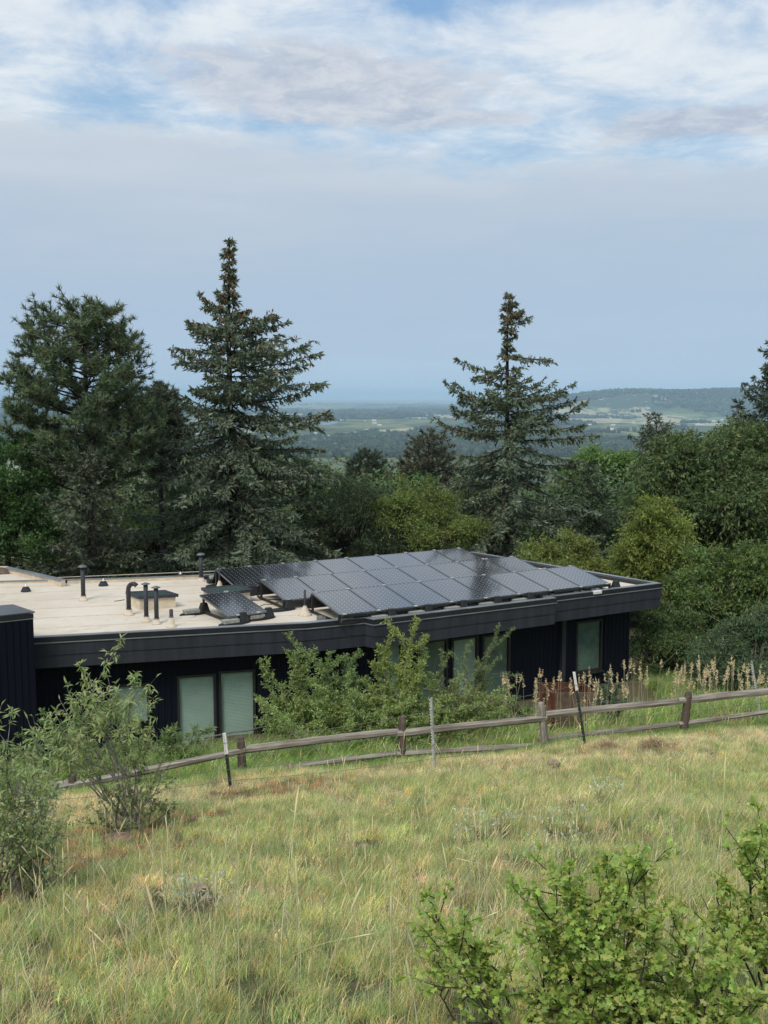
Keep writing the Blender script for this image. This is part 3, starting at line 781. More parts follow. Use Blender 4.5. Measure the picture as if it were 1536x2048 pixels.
BR_T = np.array([[0, 0, 0], [.5, .35, .0], [0, 1, 0], [-.5, .35, 0], [0, 0, 0], [0, .35, .5], [0, 1, 0], [0, .35, -.5]], float)
BR_F = np.array([[0, 1, 2, 3], [4, 5, 6, 7]])
BR3_T = np.array([[-.35, 0, 0], [.35, 0, 0], [0, 1, 0], [-.9, .35, .25], [.0, .15, -.1], [.9, .55, .2], [0, .3, -.1], [-.1, .45, .1], [-.8, .85, -.2]], float)
BR3_F = np.array([[0, 1, 2], [3, 4, 7], [5, 6, 7], [8, 7, 4]])

def spruce(name, label, px, ytop, yv, prof, col, H=None, seed=1, dens=1.0, cones=True, extra=(), whorl=.34, twigl=.46, group=None, lean=0.0, nsmall=6):
    """prof: list of (py, left half width px, right half width px)"""
    r = np.random.default_rng(seed)
    top = pt(px, ytop, yv); k = yv / FPX
    bx, by = top[0], yv; bz = gz(bx, by) - .3
    H = top[2] - bz
    t_ = thing(name, label, 'tree', (bx, by, bz), 0, group)
    O = np.array([bx, by, bz])
    zs = np.array([pt(px, p_[0], yv)[2] for p_ in prof])[::-1]; wl = np.array([p_[1] * k for p_ in prof])[::-1]; wr = np.array([p_[2] * k for p_ in prof])[::-1]
    tr_ = Acc(); nn = 14; zz = np.linspace(0, H, nn)
    wob = np.cumsum(r.normal(size=(nn, 2)) * .03, axis=0); wob -= wob[-1] * (zz / H)[:, None]
    tp = np.stack([bx + wob[:, 0], by + wob[:, 1], bz + zz], 1)
    tr_.tube(tp, .02 + (.014 * H) * (1 - zz / H) ** .9, 8)
    nd = Acc(); cn = Acc(); br_ = Acc()
    limbs = []
    z0 = bz + H * .06; z = top[2] - .05
    while z > z0:
        f = (top[2] - z) / H
        L0, L1 = np.interp(z, zs, wl), np.interp(z, zs, wr); m_ = (L0 + L1) / 2
        nb = 3 if f < .08 else (5 if f < .30 else 6)
        nb = max(2, int(round(nb * dens)))
        a0 = r.uniform(0, 6.28)
        for i in range(nb):
            az = a0 + i * 6.283 / nb + r.normal() * .25; c_, s_ = math.cos(az), math.sin(az)
            L = abs(c_) * (L1 if c_ > 0 else L0) + (1 - abs(c_)) * m_
            L = max(.12, L * (r.uniform(.40, 1.22) if f < .30 else r.uniform(.60, 1.10)))
            el = R(26) * (1 - f * 1.8) if f < .4 else R(-10)
            limbs.append((z + r.normal() * .06, c_, s_, L, el + r.normal() * .14, f))
        z -= whorl * (0.78 + min(.30, f * 1.6)) * r.uniform(.8, 1.2)
    for (ex, ey, sy_, up) in extra:            # named limbs: tip in pixels, start height in pixels
        tip = pt(ex, ey, yv); st = pt(px, sy_, yv); L = abs(tip[0] - st[0])
        limbs.append((st[2], 1.0 if tip[0] > st[0] else -1.0, r.normal() * .15, L, math.atan2(tip[2] - st[2], L) - (.18 if up else 0), .2))
    P = []; D = []; S = []
    cP = []
    for (z, c_, s_, L, el, f) in limbs:
        n = 7; tt = np.linspace(0, 1, n); hd = np.array([c_, s_, 0.0])
        drop = (-.24 * r.random() * L * (tt * (1 - tt)) * 2.0 + r.uniform(-.14, .14) * L * tt ** 2) * (1 if f > .12 else .3) - (.10 * L * tt if f > .3 else 0)
        pts = np.array([bx, by, z]) + hd * (tt * L * math.cos(el))[:, None]; pts[:, 2] += tt * L * math.sin(el) + drop
        side = np.array([-s_, c_, 0]); pts += side * (np.cumsum(r.normal(size=n) * .03) * L)[:, None]
        br_.tube(pts, np.linspace(.010 + .009 * L, .005, n), 4)
        m = max(4, int(L * (14 if f < .3 else 17))); u = r.uniform(.03 if L < 1.2 else .06, 1, m) ** .95
        q = np.stack([np.interp(u, tt, pts[:, k_]) for k_ in range(3)], 1)
        sg = np.where(r.random(m) < .5, -1, 1)
        tl = np.minimum(twigl * (1.15 - .75 * u) * (.5 + .5 * min(L, 2) / 2) * r.uniform(.6, 1.3, m), L * .7)
        axis = nrm(pts[-1] - pts[0])
        td = nrm(axis * .75 + side * sg[:, None] * r.uniform(.5, 1.1, m)[:, None] + np.stack([np.zeros(m), np.zeros(m), r.uniform(-.95, .15, m)], 1) + r.normal(size=(m, 3)) * .16)
        # needle brushes along every twig
        for j in range(nsmall):
            v = (j + .5) / nsmall * r.uniform(.8, 1.15, m)
            P.append(q + td * (tl * v)[:, None] + np.array([0, 0, -.10]) * (tl * v * v)[:, None])
            D.append(nrm(td * .9 + r.normal(size=(m, 3)) * .42 + np.array([0, 0, .12 if j % 2 else -.35])))
            S.append(r.uniform(.15, .27, m) )
        m2 = max(4, int(L * 16)); u = r.uniform(.02, 1, m2)
        P.append(np.stack([np.interp(u, tt, pts[:, k_]) for k_ in range(3)], 1)); D.append(nrm(axis + r.normal(size=(m2, 3)) * .6)); S.append(r.uniform(.13, .22, m2))
        if cones and f < .26:
            nc = int(r.poisson(L * (70 if f < .12 else (34 if f < .18 else 6)))); u = r.uniform(.55, 1.0, nc)
            cP.append(np.stack([np.interp(u, tt, pts[:, k_]) for k_ in range(3)], 1) + r.normal(size=(nc, 3)) * .05)
    P = np.concatenate(P); D = np.concatenate(D); S = np.concatenate(S)
    Mx = frames(D, r); T = np.array([[0, 0, 0], [.17, .35, -.05], [0, 1, -.06], [-.17, .35, -.05]])
    V, F, C = stamp(T, LEAF2_F, P, Mx, S, tints(len(P), col, .22, .10, r)); nd.add(V, F, C)
    tk = tr_.obj('trunk', M_BARK, t_, O, smooth=True)
    link('branches', npmesh('branches', np.concatenate(br_.V) - O, np.concatenate(br_.F), M_BARK), t_)['kind'] = 'stuff'
    cr = nd.obj('crown', M_NEEDLE, t_, O); cr['kind'] = 'stuff'
    if cones and cP:
        cP = np.concatenate(cP); T = BR_T.copy(); T[:, 0] *= .42; T[:, 2] *= .42
        dn = nrm(np.tile([0, 0, -1.0], (len(cP), 1)) + r.normal(size=(len(cP), 3)) * .25)
        V, F, C = stamp(T, BR_F, cP, frames(dn, r), r.uniform(.11, .17, len(cP)), tints(len(cP), (.23, .15, .085), .25, .1, r)); cn.add(V, F, C)
        o = cn.obj('cones', M_CONE, t_, O); o['kind'] = 'stuff'
    return t_

def clumps(lobes, n_sub, r, flat=.8):
    """sub-lobes over the surface of ellipsoidal lobes"""
    out = []
    ar = np.array([l[3] * l[4] + l[3] * l[5] for l in lobes]); ar = ar / ar.sum()
    for l, a in zip(lobes, ar):
        m = max(3, int(n_sub * a)); d = nrm(r.normal(size=(m, 3)) * [1, 1, 1]); d[:, 2] = np.abs(d[:, 2]) * np.where(r.random(m) < .75, 1, -1)
        rad = r.uniform(.55, 1.0, m)[:, None]
        c_ = np.array(l[:3]) + d * np.array(l[3:6]) * rad
        s_ = np.mean(l[3:6]) * r.uniform(.22, .42, m)
        out.append(np.concatenate([c_, s_[:, None]], 1))
    return np.concatenate(out)

def leafy(name, label, base, lobes, col, ntwig=1800, nleaf=9, leaf=(.12, .05), twig=.35, seed=1, droop=.35, cat='tree', n_sub=34, trunk=.16, group=None,
          twigmat=None, mat_=None, stems=1, limb_r=.035, bare=0, sub_flat=.75, var=.22):
    r = np.random.default_rng(seed); base = np.array(base, float)
    t_ = thing(name, label, cat, base, 0, group)
    sub = clumps(lobes, n_sub, r)
    wgt = sub[:, 3] ** 2; wgt /= wgt.sum()
    idx = r.choice(len(sub), ntwig, p=wgt)
    d = nrm(r.normal(size=(ntwig, 3))); d[:, 2] = np.where((d[:, 2] < 0) & (r.random(ntwig) < .55), -d[:, 2], d[:, 2])
    rad = sub[idx, 3] * (r.random(ntwig) ** .45)
    P = sub[idx, :3] + d * rad[:, None] * np.array([1, 1, sub_flat])
    td = nrm(d * .9 + r.normal(size=(ntwig, 3)) * .5 + np.array([0, 0, .25]))
    tl = twig * r.uniform(.6, 1.4, ntwig)
    T, F0 = leafT(leaf[1] / leaf[0]); PP = []; DD = []
    for j in range(nleaf):
        v = (j + .6) / nleaf; q = P + td * (tl * v)[:, None]; q[:, 2] -= tl * v * v * droop * .6
        PP.append(q); DD.append(nrm(td * .55 + nrm(r.normal(size=(ntwig, 3))) * .85 + np.array([0, 0, -droop])))
    PP = np.concatenate(PP); DD = np.concatenate(DD)
    ct = tints(ntwig, col, var, .10, r); cc = np.tile(ct, (nleaf, 1)) * np.exp(r.normal(size=(len(PP), 1)) * .14)
    V, F, C = stamp(T, F0, PP, frames_up(DD, .55, r), leaf[0] * r.uniform(.65, 1.25, len(PP)), cc)
    cr = link('crown', npmesh('crown', V - base, F, mat_ or M_LEAF, C), t_); cr['kind'] = 'stuff'
    # wood
    cen = np.mean([l[:3] for l in lobes], axis=0); lowest = min(l[2] - l[5] * .5 for l in lobes)
    tr_ = Acc(); fork = []
    for k_ in range(stems):
        off = r.normal(size=3) * [.12, .12, 0] * (stems > 1); f_ = np.array([cen[0], cen[1], max(lowest, base[2] + .3)]) + r.normal(size=3) * [.25, .25, .05] * (1 if stems > 1 else .5)
        pts = np.array([base + off - [0, 0, .2], (base + off) * .6 + f_ * .4 + r.normal(size=3) * .05, f_]); 
        tt = np.linspace(0, 1, 6); pp = np.stack([np.interp(tt, [0, .5, 1], pts[:, q]) for q in range(3)], 1)
        tr_.tube(pp, np.linspace(trunk, trunk * .6, 6), 7); fork.append(f_)
    tr_.obj('trunk', twigmat or M_BARK, t_, base, smooth=True)
    la = Acc(); fork = np.array(fork)
    for k_ in range(min(len(sub), 60)):
        f_ = fork[r.integers(len(fork))]; e = sub[k_ % len(sub), :3]; mid = (f_ + e) / 2 + r.normal(size=3) * np.linalg.norm(e - f_) * .10
        tt = np.linspace(0, 1, 6)[:, None]; pp = (1 - tt) ** 2 * f_ + 2 * tt * (1 - tt) * mid + tt ** 2 * e
        la.tube(pp, np.linspace(limb_r, limb_r * .25, 6), 4)
    for k_ in range(bare):
        s0 = sub[r.integers(len(sub)), :3]; dd_ = nrm(nrm(s0 - cen) + r.normal(size=3) * .7); L = r.uniform(.5, 1.6) * twig * 3
        tt = np.linspace(0, 1, 6)[:, None]; pp = s0 + dd_ * tt * L + np.array([0, 0, -.25]) * tt ** 2 * L + r.normal(size=(6, 3)) * .02
        la.tube(pp, np.linspace(.014, .004, 6), 4)
    o = la.obj('branches', twigmat or M_BARK, t_, base); o['kind'] = 'stuff'
    return t_

def lobes_px(spec, yv, depth=.8):
    """spec: (px, py, half width px, half height px, dy) -> ellipsoids"""
    k = yv / FPX; out = []
    for (px, py, hw, hh, dy) in spec:
        p = pt(px, py, yv + dy); out.append((p[0], yv + dy, p[2], hw * k, hw * k * depth, hh * k))
    return out
def tree_at(name, label, px, yv, spec, col, **kw):
    lb = lobes_px(spec, yv, kw.pop('depth', .8)); bx = pt(px, 1000, yv)[0]
    return leafy(name, label, (bx, yv, gz(bx, yv)), lb, col, **kw)

def pine(name, label, px, ytop, yv, prof, col, seed=1, ntuft=1500, group=None, needle=.17):
    r = np.random.default_rng(seed); top = pt(px, ytop, yv); k = yv / FPX
    bx, by = top[0], yv; bz = gz(bx, by) - .3; H = top[2] - bz; O = np.array([bx, by, bz])
    t_ = thing(name, label, 'tree', O, 0, group)
    zs = np.array([pt(px, p_[0], yv)[2] for p_ in prof])[::-1]; wl = np.array([p_[1] * k for p_ in prof])[::-1]; wr = np.array([p_[2] * k for p_ in prof])[::-1]
    tr_ = Acc(); zz = np.linspace(0, H * .97, 12)
    tr_.tube(np.stack([bx + np.sin(zz * .5) * .06, by + 0 * zz, bz + zz], 1), .03 + .0135 * H * (1 - zz / H) ** .8, 9)
    br_ = Acc(); ends = []
    zlo = zs.min(); nl = 110
    for i in range(nl):
        z = zlo + (top[2] - zlo) * (i + r.random()) / nl; az = i * 2.4 + r.normal() * .3; c_, s_ = math.cos(az), math.sin(az)
        # a limb leaves the trunk below the height its tip reaches
        L0, L1 = np.interp(z, zs, wl), np.interp(z, zs, wr); L = (abs(c_) * (L1 if c_ > 0 else L0) + (1 - abs(c_)) * (L0 + L1) / 2) * r.uniform(.75, 1.05)
        drop = min(L * .45, 1.6); st = np.array([bx, by, z - drop * r.uniform(.6, 1.1)]); tip = np.array([bx + c_ * L, by + s_ * L, z + .1])
        mid = (st + tip) / 2 + np.array([c_ * .12 * L, s_ * .12 * L, -.10 * L]); tt = np.linspace(0, 1, 7)[:, None]
        pp = (1 - tt) ** 2 * st + 2 * tt * (1 - tt) * mid + tt ** 2 * tip + r.normal(size=(7, 3)) * .02
        br_.tube(pp, np.linspace(.015 + .011 * L, .010, 7), 5)
        m = max(5, int(L * 10))
        for j in range(m):
            u = r.uniform(.35, 1); a_ = np.array([np.interp(u, tt[:, 0], pp[:, q]) for q in range(3)])
            sd_ = nrm(np.array([c_, s_, 0]) * .5 + r.normal(size=3) * [.8, .8, .3] + [0, 0, .55]); l_ = r.uniform(.25, .75) * min(1, L)
            e = a_ + sd_ * l_; mm = (a_ + e) / 2 + [0, 0, -.05]; t3 = np.linspace(0, 1, 4)[:, None]; p3 = (1 - t3) ** 2 * a_ + 2 * t3 * (1 - t3) * mm + t3 ** 2 * e
            br_.tube(p3, [.014, .012, .010, .008], 3); ends.append(np.concatenate([e, sd_]))
            ends.append(np.concatenate([a_ + sd_ * l_ * .55, nrm(sd_ + r.normal(size=3) * .5)]))
        ends.append(np.concatenate([tip, nrm(tip - mid)]))
    ends = np.array(ends)
    if len(ends) > ntuft: ends = ends[r.choice(len(ends), ntuft, replace=False)]
    E_, D_ = ends[:, :3], nrm(ends[:, 3:] + [0, 0, .35]); nn = 24
    PP = np.repeat(E_, nn, 0) - np.repeat(D_, nn, 0) * r.uniform(0, .16, (len(E_) * nn, 1)); DD = nrm(np.repeat(D_, nn, 0) * r.uniform(.2, 1.0, (len(PP), 1)) + nrm(r.normal(size=(len(PP), 3))) * .8)
    T = np.array([[-.5, 0, 0], [.5, 0, 0], [0, 1, 0]], float); T[:, 0] *= .15
    V, F, C = stamp(T, np.array([[0, 1, 2]]), PP, frames(DD, r), needle * r.uniform(.75, 1.2, len(PP)), np.repeat(tints(len(E_), col, .22, .08, r), nn, 0) * np.exp(r.normal(size=(len(PP), 1)) * .12))
    tr_.obj('trunk', M_BARK, t_, O, smooth=True); o = br_.obj('branches', M_BARK, t_, O); o['kind'] = 'stuff'
    cr = link('crown', npmesh('crown', V - O, F, M_NEEDLE, C), t_); cr['kind'] = 'stuff'
    return t_

SPR = (.135, .172, .108)
spruce('spruce_tree', 'tall spruce with cone laden narrow top, nearer the left', 458, 484, 41,
       [(484, 3, 3), (520, 14, 9), (570, 17, 11), (600, 24, 18), (630, 62, 40), (660, 92, 66), (690, 96, 150), (720, 130, 165), (760, 85, 175), (800, 90, 195), (850, 140, 205),
        (900, 200, 215), (950, 235, 220), (1000, 260, 225), (1060, 285, 245), (1120, 300, 260), (1300, 280, 260)], SPR, seed=4, dens=1.05,
       extra=[(557, 594, 668, True), (548, 604, 672, True), (562, 610, 690, True), (634, 674, 735, True), (618, 690, 730, True), (326, 722, 745, False), (355, 700, 735, False), (360, 634, 665, False), (372, 628, 672, True),
              (655, 785, 842, True), (636, 742, 770, True), (660, 812, 850, True), (640, 850, 900, True), (270, 848, 870, False)])
spruce('spruce_tree', 'sparser spruce with open ragged top, right of the centre', 1018, 590, 44,
       [(590, 3, 3), (610, 8, 16), (640, 13, 28), (665, 15, 26), (690, 7, 9), (715, 20, 16), (745, 28, 30), (775, 55, 55), (800, 110, 95), (840, 140, 140), (880, 145, 170), (920, 160, 185), (960, 185, 195),
        (1010, 205, 205), (1060, 215, 215), (1120, 220, 225), (1300, 210, 220)], SPR, seed=9, dens=.90, whorl=.36,
       extra=[(1070, 622, 650, True), (1050, 612, 640, True), (1108, 720, 712, False), (912, 722, 748, False), (946, 748, 735, False), (1146, 742, 800, True), (1100, 735, 790, True), (888, 778, 800, False), (868, 838, 870, False), (905, 818, 850, False),
              (1174, 822, 842, False), (1210, 858, 880, False), (1150, 790, 830, True), (925, 790, 812, False)])
pine('ponderosa_pine', 'bushy long needled pine with rounded top at far left', 168, 610, 38,
     [(606, 40, 30), (618, 84, 62), (650, 108, 108), (700, 128, 120), (740, 165, 122), (790, 178, 122), (850, 175, 140), (920, 150, 130), (960, 80, 80)], (.130, .175, .090), seed=3, ntuft=6000, needle=.21)
pine('ponderosa_pine', 'smaller pine tucked between the rounded pine and tall spruce', 318, 768, 44,
     [(768, 6, 6), (790, 30, 30), (830, 55, 50), (880, 75, 60), (940, 70, 60)], (.110, .135, .080), seed=5, ntuft=2200)
spruce('spruce_tree', 'spruce cut off by the right edge of the photo', 1552, 676, 42,
       [(676, 4, 4), (720, 30, 30), (780, 50, 50), (860, 80, 80), (950, 110, 110), (1100, 140, 130)], (0.099, 0.131, 0.094), seed=12, dens=1.1, cones=False)
spruce('spruce_tree', 'small pointed spruce top above the broad trees on the right', 1312, 828, 62,
       [(828, 4, 4), (850, 26, 24), (890, 50, 50), (940, 66, 66), (1040, 80, 80)], (0.104, 0.126, 0.085), seed=13, dens=1.1, cones=False, nsmall=4, twigl=.6)
spruce('spruce_tree', 'slim spruce tip just left of the edge spruce', 1478, 806, 48,
       [(806, 4, 4), (840, 20, 18), (900, 34, 30), (1000, 50, 50)], (0.111, 0.139, 0.097), seed=14, cones=False, nsmall=4)
spruce('spruce_tree', 'dark shaded spruce below the pine behind the roof', 172, 905, 35.6,
       [(905, 8, 8), (940, 50, 50), (1000, 90, 90), (1080, 110, 110), (1160, 120, 120)], (0.088, 0.106, 0.064), seed=15, cones=False, nsmall=4)
spruce('spruce_tree', 'dull green spruce standing right behind the open topped spruce', 1178, 925, 50,
       [(925, 8, 8), (980, 60, 60), (1050, 100, 90), (1120, 120, 100)], (0.092, 0.126, 0.067), seed=16, cones=False, nsmall=4)
pine('ponderosa_pine', 'brownish pine top left of the open topped spruce', 858, 860, 66,
     [(860, 8, 10), (880, 30, 40), (920, 60, 60), (980, 80, 80), (1040, 80, 80)], (0.111, 0.118, 0.067), seed=17, ntuft=1300, needle=.24)
pine('ponderosa_pine', 'dark round topped pine between the two big spruces', 735, 900, 82,
     [(900, 12, 12), (925, 40, 38), (970, 52, 50), (1020, 55, 55)], (0.065, 0.088, 0.052), seed=18, ntuft=1100, needle=.28)

GREEN = (.052, .105, .026); DARKG = (.045, .068, .028); YEL = (.215, .255, .070)
tree_at('maple_tree', 'bright green broadleaf tree at the far left behind the roof', 20, 37,
        [(20, 910, 75, 50, 0), (75, 960, 60, 50, 1), (30, 1000, 95, 60, -1), (55, 1090, 85, 60, -1.5), (-30, 1050, 90, 90, 0)], (.080, .150, .046), ntwig=4200, leaf=(.10, .07), twig=.30, seed=21, n_sub=60)
tree_at('juniper_tree', 'dark rounded juniper between spruce and yellow green tree', 690, 42,
        [(700, 1010, 75, 55, 0), (660, 1040, 60, 60, 0), (725, 1060, 60, 70, -1), (690, 1090, 90, 60, 0)], (0.080, 0.110, 0.055), ntwig=4200, leaf=(.10, .035), twig=.28, seed=22, droop=-.3, n_sub=70, trunk=.2)
tree_at('yellow_green_tree', 'soft yellow green tree just right of the dark juniper', 850, 43,
        [(828, 985, 50, 40, 0), (860, 1030, 70, 50, 0), (790, 1060, 60, 55, -1), (880, 1080, 80, 50, -1)], (0.199, 0.252, 0.074), ntwig=4200, leaf=(.10, .04), twig=.35, seed=23, droop=.3, n_sub=60)
tree_at('walnut_tree', 'large dark broadleaf tree filling the right side', 1440, 40,
        [(1420, 930, 120, 65, 0), (1500, 900, 90, 70, 1), (1330, 960, 85, 55, -1), (1440, 1020, 150, 75, -1), (1340, 1070, 90, 60, 1), (1530, 1060, 100, 90, -2), (1290, 1020, 60, 60, 1)],
        (0.124, 0.173, 0.067), ntwig=7600, nleaf=9, leaf=(.17, .065), twig=.50, seed=24, droop=.55, n_sub=90, trunk=.3, limb_r=.07)
tree_at('yellow_green_tree', 'bright yellow green tree behind the right half of the array', 1110, 36.5,
        [(1120, 1095, 50, 32, 0), (1080, 1120, 60, 30, 0), (1165, 1130, 50, 40, .5), (1120, 1150, 90, 35, 0)], YEL, ntwig=3000, leaf=(.12, .04), twig=.35, seed=25, droop=.4, n_sub=44)
tree_at('yellow_green_tree', 'tall yellow green tree beyond the house corner', 1305, 34.5,
        [(1300, 1030, 50, 32, 0), (1315, 1075, 68, 45, 0), (1265, 1100, 50, 40, 0), (1340, 1135, 75, 50, -.5), (1280, 1155, 60, 50, 0), (1310, 1200, 70, 50, 0)], (0.216, 0.265, 0.064), ntwig=4600, leaf=(.13, .042), twig=.40, seed=26, droop=.4, n_sub=60)
tree_at('boxelder_tree', 'mid green tree leaning over the thicket at right', 1450, 32.5,
        [(1440, 1120, 55, 35, 0), (1470, 1170, 75, 50, 0), (1400, 1190, 60, 50, -.5), (1520, 1130, 60, 50, 0), (1500, 1230, 80, 60, 0), (1420, 1250, 70, 50, 0)], (0.155, 0.222, 0.067), ntwig=4600, leaf=(.12, .045), twig=.38, seed=27, droop=.45, n_sub=60, bare=26, twigmat=M_TWIG)
tree_at('light_green_tree', 'light green treetop right of the open topped spruce', 1200, 58,
        [(1195, 925, 42, 26, 0), (1230, 950, 55, 35, 0), (1160, 960, 40, 30, 0)], (0.165, 0.264, 0.074), ntwig=1600, leaf=(.18, .08), twig=.5, seed=28, n_sub=30)
tree_at('boxelder_tree', 'green thicket shrub tree right behind the house corner', 1330, 31,
        [(1300, 1240, 55, 45, 0), (1350, 1270, 65, 55, -.5), (1290, 1320, 50, 50, -1), (1380, 1330, 70, 45, -1), (1260, 1190, 40, 30, 2)], (0.119, 0.169, 0.060), ntwig=3800, leaf=(.10, .035), twig=.30, seed=29, droop=.4, n_sub=50, bare=46, twigmat=M_TWIG, stems=4, trunk=.05)
tree_at('thicket_shrub', 'grey green shrub mass at the right edge above the tall grass', 1490, 28,
        [(1480, 1290, 75, 45, 0), (1540, 1270, 60, 60, 0), (1430, 1335, 60, 40, -.5), (1520, 1350, 70, 40, -1)], (0.115, 0.169, 0.082), ntwig=3800, leaf=(.085, .030), twig=.28, seed=30, n_sub=50, cat='shrub', bare=40, twigmat=M_TWIG, stems=4, trunk=.04)
tree_at('broadleaf_tree', 'green treetop behind the tall spruce, left of centre', 590, 60,
        [(560, 960, 70, 45, 0), (630, 975, 60, 40, 0)], (0.105, 0.158, 0.064), ntwig=2200, leaf=(.16, .07), twig=.5, seed=31, n_sub=36)
tree_at('broadleaf_tree', 'shadowed broadleaf tree behind the roof left of the spruce', 300, 47,
        [(300, 1000, 80, 60, 0), (260, 1080, 90, 60, 0), (350, 1060, 80, 60, 0)], (0.088, 0.131, 0.048), ntwig=2600, leaf=(.13, .05), twig=.4, seed=32, n_sub=40)
tree_at('broadleaf_tree', 'olive green tree filling the gap below the brownish pine', 950, 52,
        [(930, 1000, 70, 45, 0), (985, 1050, 80, 55, 0), (900, 1060, 70, 50, 0)], (0.121, 0.158, 0.060), ntwig=2600, leaf=(.13, .05), twig=.4, seed=33, n_sub=40)

# ---- wood behind: one mass of trees nobody could count (instances of three crowns)
def tmpl(name, V, F, C, m): 
    return bpy.data.objects.new(name, npmesh(name, V, F, m, C))
tc_col = bpy.data.collections.new('woodland_templates')
for q in range(4):
    r = np.random.default_rng(100 + q)
    if q < 3:
        sub = clumps([(0, 0, .62, .36, .36, .34), (.14, .1, .45, .25, .25, .25), (-.16, -.05, .5, .24, .24, .26)], 46, r)
        n = 6500; idx = r.integers(len(sub), size=n); d = nrm(r.normal(size=(n, 3))); P = sub[idx, :3] + d * (sub[idx, 3] * r.random(n) ** .4)[:, None]
    else:
        n = 5500; h = r.random(n) ** .8; a_ = r.uniform(0, 6.28, n); rad = .24 * (1.02 - h) * (.5 + .5 * r.random(n)) * (1 + .3 * np.sin(h * 40)); P = np.stack([rad * np.cos(a_), rad * np.sin(a_), h], 1); d = nrm(np.stack([np.cos(a_), np.sin(a_), -.2 + 0 * a_], 1))
    T, F0 = leafT(.6); V, F, C = stamp(T, F0, P, frames_up(nrm(d + r.normal(size=(n, 3)) * .5), .5, r), .028 * r.uniform(.6, 1.3, n), tints(n, (1, 1, 1), .25, .08, r))
    C = np.clip(C, 0, 1.6)
    tc_col.objects.link(tmpl('wood_%d' % q, V, F, C, M_WOODS))

def scatter(name, coll, P, rot, scl, tint, kind='stuff', idx=None):
    """points mesh + geometry nodes that instance a collection's children on it"""
    me = bpy.data.meshes.new(name); me.vertices.add(len(P)); me.vertices.foreach_set('co', np.asarray(P, np.float32).ravel())
    def at(n_, ty, v, key='value'):
        a_ = me.attributes.new(n_, ty, 'POINT'); a_.data.foreach_set(key, np.asarray(v).ravel())
    at('rotv', 'FLOAT_VECTOR', np.asarray(rot, np.float32), 'vector'); at('sclv', 'FLOAT_VECTOR', np.asarray(scl, np.float32), 'vector')
    at('itint', 'FLOAT_VECTOR', np.asarray(tint, np.float32), 'vector')
    at('idx', 'INT', np.asarray(idx if idx is not None else rng.integers(0, len(coll.objects), len(P)), np.int32))
    o = link(name, me); ng = bpy.data.node_groups.new(name, 'GeometryNodeTree')
    ng.interface.new_socket('Geometry', in_out='INPUT', socket_type='NodeSocketGeometry'); ng.interface.new_socket('Geometry', in_out='OUTPUT', socket_type='NodeSocketGeometry')
    N = ng.nodes; L = ng.links; gi = N.new('NodeGroupInput'); go = N.new('NodeGroupOutput')
    ci = N.new('GeometryNodeCollectionInfo'); ci.inputs['Collection'].default_value = coll; ci.inputs['Separate Children'].default_value = True; ci.inputs['Reset Children'].default_value = True
    ip = N.new('GeometryNodeInstanceOnPoints'); ip.inputs['Pick Instance'].default_value = True
    def na(n_, ty):
        a_ = N.new('GeometryNodeInputNamedAttribute'); a_.data_type = ty; a_.inputs['Name'].default_value = n_; return a_.outputs['Attribute']
    L.new(gi.outputs[0], ip.inputs['Points']); L.new(ci.outputs[0], ip.inputs['Instance']); L.new(na('idx', 'INT'), ip.inputs['Instance Index'])
    L.new(na('rotv', 'FLOAT_VECTOR'), ip.inputs['Rotation']); L.new(na('sclv', 'FLOAT_VECTOR'), ip.inputs['Scale']); L.new(ip.outputs[0], go.inputs[0])
    md = o.modifiers.new('scatter', 'NODES'); md.node_group = ng
    return tag(o, kind=kind)

r = np.random.default_rng(7)
n = 1500; yy = 52 * (1000 / 52) ** (r.random(n) ** 1.15); xx = r.uniform(-.52, .52, n) * (yy + 25)
hh = r.uniform(8, 14.5, n) * np.where(yy < 75, .9, 1.0); top_ok = np.ones(n, bool)
zz = ground(xx, yy); pyt = 792 - (zz + hh) / yy * FPX
lim = 925 - 12 * np.sin(xx / yy * 30) ; keep = pyt > lim - 22
keep |= (yy > 130); keep &= pyt > 872
xx, yy, hh, zz = xx[keep], yy[keep], hh[keep], zz[keep]; n = len(xx)
idx = np.where(r.random(n) < .3, 3, r.integers(0, 3, n))
base_c = np.where((idx == 3)[:, None], np.array([[.080, .105, .062]]), np.array([[.115, .165, .062]]))
base_c = base_c * np.exp(r.normal(size=(n, 1)) * .25) * np.exp(r.normal(size=(n, 3)) * [.18, .06, .12])
scatter('woodland', tc_col, np.stack([xx, yy, zz - .3], 1), np.stack([0 * xx, 0 * xx, r.uniform(0, 6.28, n)], 1), np.stack([hh * r.uniform(.85, 1.25, n), hh * r.uniform(.85, 1.25, n), hh], 1), base_c, idx=idx)

